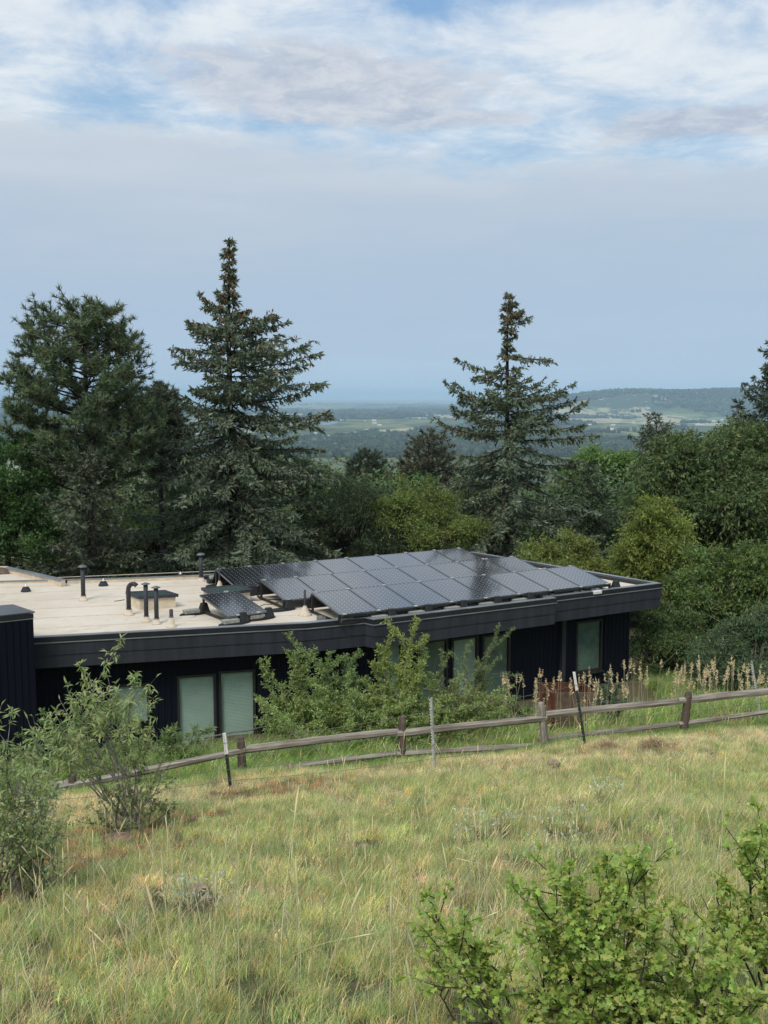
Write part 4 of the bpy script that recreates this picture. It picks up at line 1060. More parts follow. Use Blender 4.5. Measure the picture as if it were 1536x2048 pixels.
# ---- tree cover of the plain and the mesa: clumps of low crowns
tp_col = bpy.data.collections.new('plain_templates')
bpy_ico = None
def ico():
    t_ = (1 + 5 ** .5) / 2
    v = nrm(np.array([[-1, t_, 0], [1, t_, 0], [-1, -t_, 0], [1, -t_, 0], [0, -1, t_], [0, 1, t_], [0, -1, -t_], [0, 1, -t_], [t_, 0, -1], [t_, 0, 1], [-t_, 0, -1], [-t_, 0, 1]], float))
    f = np.array([[0, 11, 5], [0, 5, 1], [0, 1, 7], [0, 7, 10], [0, 10, 11], [1, 5, 9], [5, 11, 4], [11, 10, 2], [10, 7, 6], [7, 1, 8], [3, 9, 4], [3, 4, 2], [3, 2, 6], [3, 6, 8], [3, 8, 9], [4, 9, 5], [2, 4, 11], [6, 2, 10], [8, 6, 7], [9, 8, 1]])
    return v, f
IV, IF = ico()
for q in range(5):
    r = np.random.default_rng(200 + q); Vs = []; Fs = []; Cs = []; nb = 0
    for j in range(16):
        c_ = np.array([r.normal() * 26, r.normal() * 16, 0]); s_ = r.uniform(3.5, 7.5); v = IV * (1 + r.normal(size=(12, 1)) * .18) * np.array([s_, s_, s_ * r.uniform(.8, 1.5)]) + c_ + [0, 0, s_ * .7]
        Vs.append(v); Fs.append(IF + nb); nb += 12; Cs.append(np.tile(tints(1, (1, 1, 1), .3, .1, r), (12, 1)))
    tp_col.objects.link(tmpl('plain_%d' % q, np.concatenate(Vs), np.concatenate(Fs), np.concatenate(Cs), M_WOODS))
def vnoise(x_, y_, seed=0):
    r_ = np.random.default_rng(seed); s_ = np.zeros_like(x_)
    for k_ in range(10):
        a_ = r_.uniform(0, 6.28); f_ = 1.6 ** (k_ * .55); s_ += np.sin((x_ * math.cos(a_) + y_ * math.sin(a_)) * f_ + r_.uniform(0, 6.28)) / f_ ** .45
    return s_ / 3
r = np.random.default_rng(8)
n = 52000; q_ = r.random(n); py = 800 + 112 * q_ ** .80; yy = 150 * FPX / (py - 792) * r.uniform(.97, 1.03, n); yy = np.minimum(yy, 21000)
k_ = r.random(n) < .35; yy = np.where(k_, r.uniform(6900, 9300, n), yy)
xx = np.where(k_, r.uniform(.12, .45, n), r.uniform(-.42, .45, n)) * yy
v = vnoise(xx / 900, yy / 1500, 3) + .5 * vnoise(xx / 230, yy / 420, 4)
band = .75 * np.exp(-((np.log(yy / 2100)) / .38) ** 2) + .45 * np.exp(-((yy - 9500) / 3200) ** 2) + .35 * ((xx / yy > .14) & (yy > 7000)) - .35 * np.exp(-((yy - 6300) / 500) ** 2)
keep = (v + band + r.normal(size=n) * .30 > .56) & (yy > 900)
lkc = at_z(643, 844, -147.5); keep &= (np.abs(xx - lkc[0]) > 260) | (yy > lkc[1] + 260) | (yy < lkc[1] - 900)
xx, yy = xx[keep][:26000], yy[keep][:26000]; n = len(xx); zz = ground(xx, yy)
sc_ = r.uniform(.7, 1.5, n) * np.clip(yy / 4500, .9, 1.7)
col_ = np.array([[.042, .066, .034]]) * np.exp(r.normal(size=(n, 1)) * .5) * np.exp(r.normal(size=(n, 3)) * [.15, .05, .1])
scatter('plain_trees', tp_col, np.stack([xx, yy, zz - 1], 1), np.stack([0 * xx, 0 * xx, r.uniform(-.5, .5, n)], 1), np.stack([sc_, sc_, sc_ * np.clip(1.25 - yy / 30000, .7, 1.2)], 1), col_)

# ---- far buildings, each a thing of its own
def far_building(px, py, w_, d_, h_, rz, label, pitched=False, name='far_building', wall=None):
    p = ray(px, py); tt = np.linspace(900, 12000, 4000); P_ = p[None] / p[1] * tt[:, None]; g_ = ground(P_[:, 0], P_[:, 1]); i = np.argmax(P_[:, 2] <= g_ + .5); p = P_[i] if P_[i, 2] <= g_[i] + .5 else P_[-1]
    t_ = thing(name, label, 'building', (p[0], p[1], gz(p[0], p[1]) - 1), rz, 'buildings on the plain and mesa')
    mb = MB(); mb.box((0, 0, h_ / 2 + .5), (w_, d_, h_ + 1)); wl_ = mb.build('wall', wall or M_FARW, t_)
    mb = MB()
    if pitched: mb.add([(-w_ / 2 - .6, -d_ / 2 - .6, h_ + 1), (w_ / 2 + .6, -d_ / 2 - .6, h_ + 1), (w_ / 2 + .6, d_ / 2 + .6, h_ + 1), (-w_ / 2 - .6, d_ / 2 + .6, h_ + 1), (-w_ / 2 - .6, 0, h_ * 1.45 + 1), (w_ / 2 + .6, 0, h_ * 1.45 + 1)], [(3, 2, 1, 0), (0, 1, 5, 4), (2, 3, 4, 5), (0, 4, 3), (1, 2, 5)])
    else: mb.box((0, 0, h_ + 1.3), (w_ + .8, d_ + .8, .6))
    mb.build('roof', M_FARR, t_)
    nw = max(2, int(w_ / 9)); me_ = None
    for k_ in range(nw):
        if me_ is None: mb = MB(); mb.box((0, 0, 0), (2.4, .3, 1.8)); o = mb.build('window', M_FARWIN, t_); me_ = o.data
        else: o = link('window', me_, t_)
        o.location = ((k_ + .5) / nw * w_ - w_ / 2, -d_ / 2 - .1, h_ * .55 + 1)
M_WWALL = mat('white_far_wall', (.80, .80, .78), .8, var=.05, scale=.02)
far_building(1196, 893, 34, 16, 9, .1, 'long low white building right of the open topped spruce', wall=M_WWALL)
far_building(1214, 900, 26, 12, 6, -.2, 'small white building just below the long white one', wall=M_WWALL)
far_building(1252, 884, 22, 14, 8, .3, 'pale building beside the dark pointed tree on the plain', wall=M_WWALL)
far_building(1283, 893, 18, 12, 6, .1, 'small pale building left of the small spruce top', True, wall=M_WWALL)
labs = [(700, 827, 'long pale building on the plain nearest the hazy woods'), (716, 866, 'pale house among trees below the lake'), (730, 873, 'tan roofed house between the big spruces'),
        (748, 868, 'square pale house on the plain between the spruces'), (735, 860, 'low house left of the pale field'), (690, 868, 'small house under the right end of the lake'),
        (836, 823, 'pale barn at the edge of the brown field'), (860, 829, 'white barn left of the spruce limbs'), (806, 820, 'low white shed behind the dark woods')]
for px, py, lb in labs: far_building(px, py, r.uniform(16, 34), 12, r.uniform(4.5, 8), r.uniform(-.4, .4), lb, r.random() < .5)
mesa_lab = ['pale speck of a house %s' % q_ for q_ in ['leftmost on the mesa crest', 'just below the crest house', 'on the crest right of the first pair', 'below the middle of the mesa crest', 'in the middle of the crest row',
    'lower in the middle of the crest row', 'right of the middle crest house', 'on the plain below the mast', 'on the plain left of the mast', 'right of the crest row', 'high on the crest near the edge spruce',
    'below the crest near the edge spruce', 'at the foot of the mesa by the edge spruce', 'at the mesa foot left of the edge spruce', 'at the mesa foot above the striped fields', 'at the mesa foot above the small spruce', 'high on the mesa shoulder right of the mast', 'at the top of the mesa shoulder']]
for i, (px, py) in enumerate([(1345, 786), (1358, 789), (1372, 785), (1388, 790), (1404, 787), (1418, 792), (1436, 789), (1296, 818), (1262, 820), (1452, 793), (1470, 787), (1492, 790), (1500, 814), (1440, 818), (1412, 822), (1382, 814), (1330, 799), (1310, 794)]):
    far_building(px, py, r.uniform(16, 34), 14, r.uniform(6, 10), r.uniform(-.5, .5), mesa_lab[i], r.random() < .6)
hp_ = MB(); hp_.box((0, 0, 3), (20, 11, 6)); hp_.add([(-10.5, -6, 6), (10.5, -6, 6), (10.5, 6, 6), (-10.5, 6, 6), (-10.5, 0, 9), (10.5, 0, 9)], [(3, 2, 1, 0), (0, 1, 5, 4), (2, 3, 4, 5), (0, 4, 3), (1, 2, 5)])
hm_ = None
for k_ in range(90):
    yv = float(r.uniform(3600, 8000)); xv = float(r.uniform(-.34, .38)) * yv
    if hm_ is None: o = hp_.build('distant_house', mat('pale_distant_wall', (.66, .63, .58), .8, var=.1, scale=.02)); hm_ = o.data
    else: o = link('distant_house', hm_)
    o.location = (xv, yv, gz(xv, yv) + 1); o.rotation_euler = (0, 0, r.uniform(-.6, .6)); q_ = r.uniform(.6, 1.25); o.scale = (q_, q_, q_ * .9)
    tag(o, 'tiny pale house scattered far off among the trees of the plain', 'house', 'distant houses of the plain')
p = pt(1247, 786, 8400); gzv = gz(p[0], p[1]); t_ = thing('radio_mast', 'thin radio mast on the crest of the mesa', 'mast', (p[0], p[1], gzv))
mb = MB(); mb.tube([(0, 0, 0), (0, 0, 62)], [1.7, .9], 4); mb.build('mast', M_FARR, t_)
mb = MB()
for k_ in range(3): a_ = k_ * 2.09; mb.tube([(math.cos(a_) * 22, math.sin(a_) * 22, 0), (0, 0, 44)], [.35, .35], 3)
mb.build('guy_wires', M_FARR, t_)

# ================================================================== NEAR FIELD
def hit(px, py):
    d = ray(px, py); d = d / d[1]; tt = np.linspace(2.5, 40, 3000); P_ = d[None] * tt[:, None]; g_ = ground(P_[:, 0], P_[:, 1])
    i = int(np.argmax(P_[:, 2] <= g_)); q = P_[i].copy(); q[2] = g_[i]; return q

# ---- split rail fence
def log_mesh(name, L, w_, h_, material, seed, taper=.12):
    r = np.random.default_rng(seed); n = 14; m = 8; xs = np.linspace(0, L, n); a = np.arange(m) * 2 * math.pi / m + r.uniform(0, .8)
    base = 1 + r.normal(size=m) * .10; V = []
    for i, x_ in enumerate(xs):
        f = 1 - taper * (i / (n - 1)) ** 2 - (.35 if i in (0, n - 1) else 0) * .5; k_ = base * (1 + r.normal(size=m) * .035)
        bow = .015 * math.sin(x_ / L * 3.1 + seed); V.append(np.stack([np.full(m, x_), np.cos(a) * w_ / 2 * k_ * f * 1.1, np.sin(a) * h_ / 2 * k_ * f * 1.1 + bow], 1))
    V = np.concatenate(V); me = bpy.data.meshes.new(name)
    F = [(i * m + j, i * m + (j + 1) % m, (i + 1) * m + (j + 1) % m, (i + 1) * m + j) for i in range(n - 1) for j in range(m)] + [tuple(range(m))[::-1], tuple((n - 1) * m + j for j in range(m))]
    me.from_pydata(V.tolist(), [], F); me.materials.append(material); me.update(); return me
FX = [(-6.88, 13.84), (-4.51, 14.476), (-2.154, 15.122), (.275, 15.734), (2.623, 16.35), (5.053, 16.955), (7.45, 17.56)]
FPXT = [(-216, 1632), (147, 1550), (483, 1474), (801, 1433), (1086, 1405), (1363, 1383), (1640, 1364)]
RT = [(-216, 1626), (147, 1566), (483, 1501), (801, 1464), (1086, 1434), (1363, 1400), (1640, 1366)]
RB = [(-216, 1690), (147, 1618), (483, 1552), (801, 1506), (1086, 1480), (1363, 1444), (1640, 1404)]
fo = np.array([0, 15.5, -5.6]); fence = thing('split_rail_fence', 'weathered wooden split rail fence running across the slope below the house', 'fence', fo)
def aim(o, a, b):
    d = Vector(b) - Vector(a); o.location = Vector(a) - Vector(fo); o.rotation_mode = 'QUATERNION'; o.rotation_quaternion = d.to_track_quat('X', 'Z')
plabs = [None, 'dark post at the foot of the bush', None, 'post with dark mortise stain', 'pale grey split post', 'brown post with ragged top', None]
for i, ((fx, fy), tp) in enumerate(zip(FX, FPXT)):
    zt_ = at_y(*tp, fy)[2]; zb_ = gz(fx, fy) - .3; L = zt_ - zb_
    me = log_mesh('post', L, .15, .13, M_WOOD if i in (4,) else M_WOODP, 40 + i, .18); o = link('post', me, fence)
    lean = (-.03 + .02 * i) if i != 4 else -.10
    aim(o, (fx, fy, zb_), (fx + lean * .8, fy, zt_))
    if plabs[i]: o['label'] = plabs[i]
for rows, w_, h_, dz_ in ((RT, .10, .115, 0), (RB, .08, .085, 0)):
    for i in range(6):
        pa = at_y(*rows[i], FX[i][1]); pb = at_y(*rows[i + 1], FX[i + 1][1]); d = nrm(pb - pa)
        if rows is RB and i in (3,): pb = pb - [0, 0, .05]
        side = np.array([-NFX, 0, 0]) * 0
        pa = pa - d * .06 + [0, .03 * (-1) ** i, .012 * (-1) ** i]; pb = pb + d * .06 + [0, .03 * (-1) ** i, -.012]
        me = log_mesh('rail', float(np.linalg.norm(pb - pa)), w_, h_, M_WOOD, 60 + i + (20 if rows is RB else 0)); o = link('rail', me, fence); aim(o, pa, pb)

# ---- wire fence on metal stakes in front of it
wf = thing('wire_fence', 'thin wire fence on green and galvanised metal stakes in front of the wooden rails', 'fence', fo)
stakes = [('T', 447, 1466, 460, 1578), ('U', 864, 1396, 871, 1538), ('T', 1146, 1344, 1169, 1494), ('U', 1504, 1322, 1526, 1452)]
sk = []
for kind, tx, ty, bx, by in stakes:
    b_ = hit(bx, by); t0 = at_y(tx, ty, b_[1] + .02); sk.append((b_, t0)); d = Vector(t0 - b_); L = d.length
    mb = MB()
    if kind == 'T':
        mb.box((0, 0, (L - .29 - .15) / 2), (.045, .008, L - .29 + .15)); mb.box((0, .018, (L - .29 - .15) / 2), (.008, .03, L - .29 + .15))
        for k_ in range(int((L - .32) / .06)): mb.box((0, -.008, .05 + k_ * .06), (.016, .012, .022))
        o = mb.build('post', M_TPOST, wf, Vector(b_) - Vector(fo)); o['label'] = 'green studded stake with white top'
        m2 = MB(); m2.box((0, 0, L - .145), (.050, .010, .287)); m2.box((0, .018, L - .145), (.010, .032, .287)); c_ = m2.build('white_top', M_TWHITE, o)
    else:
        mb.box((0, 0, L / 2 - .08), (.040, .006, L + .16)); mb.box((-.020, -.010, L / 2 - .08), (.005, .026, L + .16)); mb.box((.020, -.010, L / 2 - .08), (.005, .026, L + .16))
        o = mb.build('post', M_UPOST, wf, Vector(b_) - Vector(fo)); o['label'] = 'galvanised notched stake'
        m2 = MB()
        for k_ in range(int(L / .042)): m2.box((.004 * (-1) ** k_, -.028, .02 + k_ * .042), (.062, .008, .016))
        m2.build('lugs', M_TWHITE, o)
        m3 = MB(); m3.tube([(0, -.02, L - .02), (.03, -.03, L + .03), (.07, -.03, L + .02), (.08, -.03, L - .03)], .004, 5); m3.build('wire_hook', M_WIRE, o)
    o.rotation_mode = 'QUATERNION'; o.rotation_quaternion = d.to_track_quat('Z', 'Y')
e0 = (sk[0][0] + (sk[0][0] - sk[1][0]) * .95, sk[0][1] + (sk[0][1] - sk[1][1]) * .95); e0[0][2] = gz(e0[0][0], e0[0][1]); e0[1][2] = e0[0][2] + 1.05
e1 = (sk[3][0] + (sk[3][0] - sk[2][0]) * .9, sk[3][1] + (sk[3][1] - sk[2][1]) * .9)
allk = [e0] + sk + [e1]
for f in (.17, .42, .64, .84):
    pts = []
    for i in range(len(allk) - 1):
        a_ = allk[i][0] * f + allk[i][1] * (1 - f); b_ = allk[i + 1][0] * f + allk[i + 1][1] * (1 - f)
        for u in np.linspace(0, 1, 7)[:-1]: pts.append(a_ + (b_ - a_) * u + np.array([0, -.03, -.05 * u * (1 - u) * 4 * .6]))
    mb = MB(); mb.tube([tuple(p_ - fo) for p_ in pts], .0032, 4); mb.build('wire', M_WIRE, wf)

# ---- rusty steel planter behind the rails
pc = at_y(1106, 1386, 18.6); pr = at_y(1192, 1409, 19.4); plf = at_y(1080, 1386, 19.3)
t_ = thing('rusty_planter', 'low rusty brown steel planter wall standing behind the fence near the green stake', 'planter', (pc[0], pc[1], pc[2] - .8))
o0 = np.array([pc[0], pc[1], pc[2] - .8])
def plate(a, b, ht_a, ht_b, m_):
    d = nrm((b - a)[:2]); n_ = np.array([-d[1], d[0]]) * .012; mb = MB(); vs = []
    for (p_, h_) in ((a, ht_a), (b, ht_b)):
        for sgn in (-1, 1):
            for z in (0, h_): vs.append((p_[0] + n_[0] * sgn - o0[0], p_[1] + n_[1] * sgn - o0[1], z))
    mb.add(vs, [(0, 1, 3, 2), (4, 6, 7, 5), (0, 4, 5, 1), (2, 3, 7, 6), (1, 5, 7, 3), (0, 2, 6, 4)]); return mb.build('side_panel', m_, t_)
plate(pc, pr, .80, .58, M_RUST2); plate(plf, pc, .80, .80, M_RUST); bk = plf + (pr - pc); plate(bk, plf, .58, .8, M_RUST); plate(pr, bk, .58, .58, M_RUST)
mb = MB(); mb.box((0, -.012, .40), (.05, .05, .82)); mb.build('corner_angle', mat('dark_red_rust', (.10, .022, .014), .7, var=.4), t_)

# ---- stem by stem shrubs
def curve(P0, P1, P2, n=8):
    t_ = np.linspace(0, 1, n)[:, None]; return (1 - t_) ** 2 * P0 + 2 * t_ * (1 - t_) * P1 + t_ ** 2 * P2
def stem_shrub(name, label, basepx, tips, leafT_, leafF_, leaf=.05, col=GREEN, nt=26, tl=.16, nl=7, f0=.35, r0=.010, seed=1, depth=.3, material=M_LEAF, wood=M_TWIG, splay=.8, droop=.15, arch=.12,
               cat='shrub', base=None, side=3, ntop=0, jit=.10, group=None, upleaf=.5, leafobjs=0, colvar=.22, ydepth=None):
    """tips: (px, py[, dy]). every tip grows a stem from the base; twigs with leaves along it"""
    r = np.random.default_rng(seed); b0 = hit(*basepx) if base is None else np.array(base, float)
    t_ = thing(name, label, cat, b0, 0, group); wd = Acc(); PP = []; DD = []; CI = []
    Y0 = b0[1] if ydepth is None else ydepth
    for ti, tp in enumerate(tips):
        dy = tp[2] if len(tp) > 2 else r.uniform(-depth, depth); tip = at_y(tp[0], tp[1], Y0 + dy); st = b0 + r.normal(size=3) * [.10, .10, 0] * splay - [0, 0, .03]
        H = tip - st; mid = st + H * .45 + np.array([0, 0, abs(H[2]) * arch]) + r.normal(size=3) * jit * np.linalg.norm(H)
        pp = curve(st, mid, tip, 10); pp[1:-1] += r.normal(size=(8, 3)) * .010; L = np.linalg.norm(H); wd.tube(pp, np.linspace(r0 * (.5 + L * .5), r0 * .25, 10), 5)
        tt = np.linspace(0, 1, 10)
        def at(u): return np.array([np.interp(u, tt, pp[:, q]) for q in range(3)])
        # side branches
        segs = [(pp, f0)]
        for k_ in range(int(side)):
            u = r.uniform(max(.2, f0 - .1), .85); a_ = at(u); ax = nrm(tip - a_ + r.normal(size=3) * .02); sd_ = nrm(ax * .8 + nrm(r.normal(size=3)) * .9 + [0, 0, .25]); l_ = L * r.uniform(.16, .36)
            e = a_ + sd_ * l_; q_ = curve(a_, (a_ + e) / 2 + r.normal(size=3) * .06 * l_, e, 6); wd.tube(q_, np.linspace(r0 * .45, r0 * .15, 6), 4); segs.append((q_, .25))
        for q_, f_ in segs:
            Ls = np.linalg.norm(q_[-1] - q_[0]); m = max(3, int(nt * Ls)); u = r.uniform(f_, 1, m) ** .8; t2 = np.linspace(0, 1, len(q_))
            P = np.stack([np.interp(u, t2, q_[:, k_]) for k_ in range(3)], 1); ax = nrm(q_[-1] - q_[-3])
            sd_ = nrm(ax * .7 + nrm(r.normal(size=(m, 3))) * .8 + [0, 0, .2]); l_ = tl * r.uniform(.4, 1.2, m) * (1.15 - .5 * u)
            for j in range(m):
                if j % 2 == 0: wd.tube(np.stack([P[j], P[j] + sd_[j] * l_[j] * .5, P[j] + sd_[j] * l_[j] - [0, 0, droop * l_[j] * .3]]), [r0 * .22, r0 * .17, r0 * .1], 3)
            cid = r.normal(size=m)
            for j in range(nl):
                v = (j + .7) / nl; PP.append(P + sd_ * (l_ * v)[:, None] - np.array([0, 0, droop * .3]) * (l_ * v * v)[:, None]); DD.append(nrm(sd_ * .6 + nrm(r.normal(size=(m, 3))) * .8 + [0, 0, .1 - droop])); CI.append(cid)
            PP.append(q_[-1:] + 0); DD.append(ax[None] + r.normal(size=(1, 3)) * .2); CI.append(np.zeros(1))
    PP = np.concatenate(PP); DD = np.concatenate(DD); CI = np.concatenate(CI); n = len(PP)
    Mx = frames_up(DD, upleaf, r); S_ = leaf * r.uniform(.55, 1.2, n); cc = tints(n, col, .16, .09, r) * np.exp(CI * colvar)[:, None]; cc = np.clip(cc, .01, .5)
    o = wd.obj('stems', wood, t_, b0, smooth=True); o['kind'] = 'stuff'
    first = np.zeros(n, bool)
    if leafobjs:
        order = np.argsort(PP[:, 1] - .6 * PP[:, 2])[: leafobjs * 6]; pick = order[:: 6]; first[pick] = True
        me0 = [npmesh('leaf', leafT_, leafF_, material, np.tile(tints(1, np.array(col) * 1.15, .12, .08, r), (len(leafT_), 1))) for _ in range(5)]
        for q in pick:
            ob = link('leaf', me0[q % 5], t_, PP[q] - b0); ob.rotation_mode = 'QUATERNION'; ob.rotation_quaternion = Matrix(Mx[q].tolist()).to_quaternion(); ob.scale = (S_[q],) * 3
    k_ = ~first; V, F, C = stamp(leafT_, leafF_, PP[k_], Mx[k_], S_[k_], cc[k_])
    cr = link('foliage', npmesh('foliage', V - b0, F, material, C), t_); cr['kind'] = 'stuff'
    return t_
LT_oval, LF_oval = leafT(.42, True)
LT_long, LF_long = leafT(.26, True); LT_long[2, 2] = -.35; LT_long[4, 2] = 0
LT_tiny, LF_tiny = leafT(.5)
# lobed oak leaf
ok = [(0, 0), (.36, .24), (.18, .40), (.46, .62), (.18, .78), (0, 1.0), (-.18, .78), (-.46, .62), (-.18, .40), (-.36, .24)]
LT_oak = np.array([(x_ * .85, y_, -.16 * abs(x_) * 1.5 - .10 * y_ * y_) for x_, y_ in ok] + [(0, .5, .02)])
LF_oak = np.array([[10, i, i + 1] for i in range(9)] + [[10, 9, 0]])

SHR = (.29, .37, .13); SHG = (.22, .31, .11)
stem_shrub('green_shrub', 'upright rounded leaf shrub just right of the paired windows', (600, 1478), [(523, 1322), (578, 1302), (597, 1298), (616, 1330), (545, 1352), (560, 1400), (530, 1440), (640, 1385), (600, 1395), (570, 1450), (628, 1440), (650, 1420), (585, 1350), (540, 1480)],
           LT_oval, LF_oval, leaf=.055, col=SHR, base=(*at_y(600, 1478, 18.3)[:2], gz(at_y(600, 1478, 18.3)[0], 18.3)), seed=41, nt=46, f0=.3)
def bat(px, yv): q = at_y(px, 1450, yv); return (q[0], yv, gz(q[0], yv))
stem_shrub('green_shrub', 'leafy shrub with two upright shoots against the dark wall', (0, 0), [(664, 1304), (690, 1312), (645, 1330), (704, 1340), (722, 1362), (660, 1400), (690, 1392), (742, 1400), (675, 1350), (715, 1420), (650, 1440), (700, 1450)],
           LT_oval, LF_oval, leaf=.055, col=SHG, base=bat(682, 18.9), seed=42, nt=46, f0=.3)
stem_shrub('green_shrub', 'tallest yellow green shrub reaching up to the fascia', (0, 0), [(785, 1262), (833, 1238), (802, 1275), (762, 1292), (822, 1292), (748, 1330), (798, 1330), (850, 1312), (772, 1380), (830, 1375), (870, 1352), (730, 1410), (860, 1410), (800, 1420), (766, 1440), (745, 1370), (840, 1340)],
           LT_oval, LF_oval, leaf=.055, col=(.33, .40, .12), base=bat(795, 18.5), seed=43, nt=48, f0=.25)
stem_shrub('arching_shrub', 'feathery shrub with long arching shoots before the row of windows', (0, 0), [(998, 1250), (1002, 1312), (1016, 1372), (932, 1290), (882, 1300), (962, 1330), (902, 1360), (942, 1390), (975, 1360), (890, 1400), (1000, 1395), (860, 1375)],
           LT_tiny, LF_tiny, leaf=.030, col=(.24, .30, .13), base=bat(905, 19.0), seed=44, nt=60, tl=.10, nl=8, f0=.3, arch=.22)
stem_shrub('pale_shrub', 'low shrub with pale yellowish shoots behind the galvanised stake', (0, 0), [(905, 1362), (930, 1366), (958, 1372), (985, 1388), (912, 1400), (980, 1412), (940, 1405), (1010, 1405), (885, 1420), (960, 1430)],
           LT_oval, LF_oval, leaf=.050, col=(.30, .33, .13), base=bat(945, 18.0), seed=45, nt=34)
stem_shrub('green_shrub', 'low green bush filling the gap behind the middle fence post', (0, 0), [(690, 1430), (720, 1440), (750, 1430), (780, 1450), (830, 1430), (850, 1445), (640, 1450), (610, 1465), (560, 1480), (530, 1490), (870, 1440), (800, 1440)],
           LT_oval, LF_oval, leaf=.050, col=(.28, .37, .12), base=bat(740, 17.6), seed=46, nt=46)
stem_shrub('weed_plant', 'dark feathery green weed near the single corner window', (0, 0), [(1222, 1345), (1205, 1372), (1240, 1372), (1195, 1400), (1250, 1400), (1220, 1380), (1230, 1410), (1205, 1420)],
           LT_long, LF_long, leaf=.060, col=(.11, .17, .09), base=bat(1222, 18.3), seed=47, nt=50, tl=.08, cat='plant')
stem_shrub('green_shrub', 'dark low bush under the row of windows right of the shrubs', (0, 0), [(1020, 1400), (1040, 1398), (1060, 1408), (1000, 1410), (1030, 1420), (1065, 1425), (990, 1430), (1045, 1430)],
           LT_oval, LF_oval, leaf=.045, col=(.10, .16, .07), base=bat(1030, 18.6), seed=48, nt=36)
stem_shrub('fruit_sapling', 'multi stemmed sapling with drooping leaves and bare grey stems at left', (258, 1655),
           [(160, 1334), (272, 1352), (132, 1368), (215, 1352), (100, 1432), (145, 1440), (190, 1402), (236, 1405), (85, 1480), (168, 1480), (232, 1470), (282, 1442), (120, 1400), (205, 1440), (150, 1390), (262, 1400), (110, 1500), (300, 1480)],
           LT_long, LF_long, leaf=.085, col=(.33, .41, .17), seed=49, nt=12, tl=.15, nl=6, f0=.50, r0=.009, wood=mat('grey_bark', (.27, .25, .23), .85, var=.3, scale=20), droop=.5, depth=.5, cat='sapling', jit=.07)
stem_shrub('undergrowth_shrub', 'wiry olive undergrowth around the foot of the sapling', (270, 1665), [(330, 1500), (292, 1560), (312, 1600), (205, 1580), (345, 1560), (180, 1610), (235, 1560), (260, 1600), (320, 1640), (150, 1640), (350, 1610), (215, 1620), (290, 1520), (240, 1530), (300, 1580)],
           LT_tiny, LF_tiny, leaf=.034, col=(.22, .26, .12), seed=50, nt=30, tl=.10, f0=.2, splay=2.0, depth=.5)
stem_shrub('leaning_shrub', 'leafy shrub running off the left edge beside the dark block', (20, 1790), [(22, 1425), (56, 1440), (2, 1412), (82, 1482), (40, 1502), (104, 1560), (10, 1560), (72, 1620), (122, 1605), (30, 1655), (-40, 1450), (92, 1690), (-20, 1620), (60, 1560), (0, 1500)],
           LT_long, LF_long, leaf=.065, col=(.33, .41, .17), seed=51, nt=10, tl=.15, f0=.25, r0=.0065, wood=mat('pale_bark', (.25, .24, .22), .85, var=.3, scale=20), droop=.4, splay=1.6, depth=.5)
stem_shrub('undergrowth_shrub', 'dense dull green undergrowth at the left edge beneath the leaning shrub', (30, 1800), [(5 + 9 * (k_ % 14), 1500 + 37 * (k_ % 7) + 9 * (k_ % 5)) for k_ in range(15)],
           LT_tiny, LF_tiny, leaf=.036, col=(.31, .38, .17), seed=59, nt=22, tl=.12, f0=.15, splay=1.2, depth=.5)
stem_shrub('green_shrub', 'green bush behind the fence below the half shaded window', (0, 0), [(82, 1422), (60, 1500), (122, 1482), (180, 1500), (205, 1532), (100, 1540), (245, 1522), (150, 1530), (40, 1470), (90, 1480), (280, 1530), (220, 1500), (130, 1450)],
           LT_oval, LF_oval, leaf=.065, col=(.15, .225, .08), base=bat(150, 16.3), seed=52, nt=36, f0=.3)
stem_shrub('weed_plant', 'young leafy shoots beneath the paired windows', (0, 0), [(345, 1462), (322, 1480), (368, 1490), (300, 1490), (340, 1500), (400, 1500), (425, 1455), (380, 1510), (360, 1505)],
           LT_long, LF_long, leaf=.085, col=(.20, .27, .10), base=bat(350, 16.6), seed=53, nt=26, tl=.10, cat='plant')
OAK = (.38, .53, .12)
oaks = [('scrub_oak', 'scrub oak with bare dark stem, leftmost in the foreground', (975, 2075), [(846, 1790), (870, 1832), (902, 1868), (936, 1892), (880, 1905), (962, 1930), (842, 1852), (915, 1930), (990, 1960), (870, 1950)], 4),
        ('scrub_oak', 'scrub oak with two raised tufts, middle of the foreground clump', (1180, 2080), [(1072, 1772), (1102, 1756), (1132, 1766), (1184, 1742), (1215, 1712), (1262, 1716), (1294, 1742), (1242, 1762), (1152, 1832), (1205, 1850), (1082, 1850), (1290, 1800), (1230, 1800), (1170, 1790), (1120, 1880), (1250, 1860)], 5),
        ('scrub_oak', 'dense low scrub oak along the bottom edge of the photo', (1360, 2085), [(1342, 1822), (1382, 1852), (1432, 1872), (1302, 1882), (1262, 1902), (1202, 1905), (1152, 1905), (1104, 1932), (1052, 1965), (1442, 1922), (1502, 1902), (1342, 1952), (1242, 1982), (1000, 1990), (1180, 1960), (1400, 1980), (1480, 1990), (1290, 1960), (1100, 2000), (1380, 1900), (1250, 2000), (1350, 2020), (1450, 2040), (1150, 2010), (1050, 2020), (1530, 1980), (1200, 2040), (1400, 2050), (1300, 2045)], 6),
        ('scrub_oak', 'tall scrub oak cut off by the right edge', (1570, 2020), [(1452, 1655), (1502, 1664), (1536, 1684), (1482, 1722), (1432, 1762), (1402, 1788), (1522, 1762), (1565, 1702), (1492, 1802), (1540, 1852), (1580, 1780), (1460, 1840), (1520, 1900), (1590, 1860)], 7)]
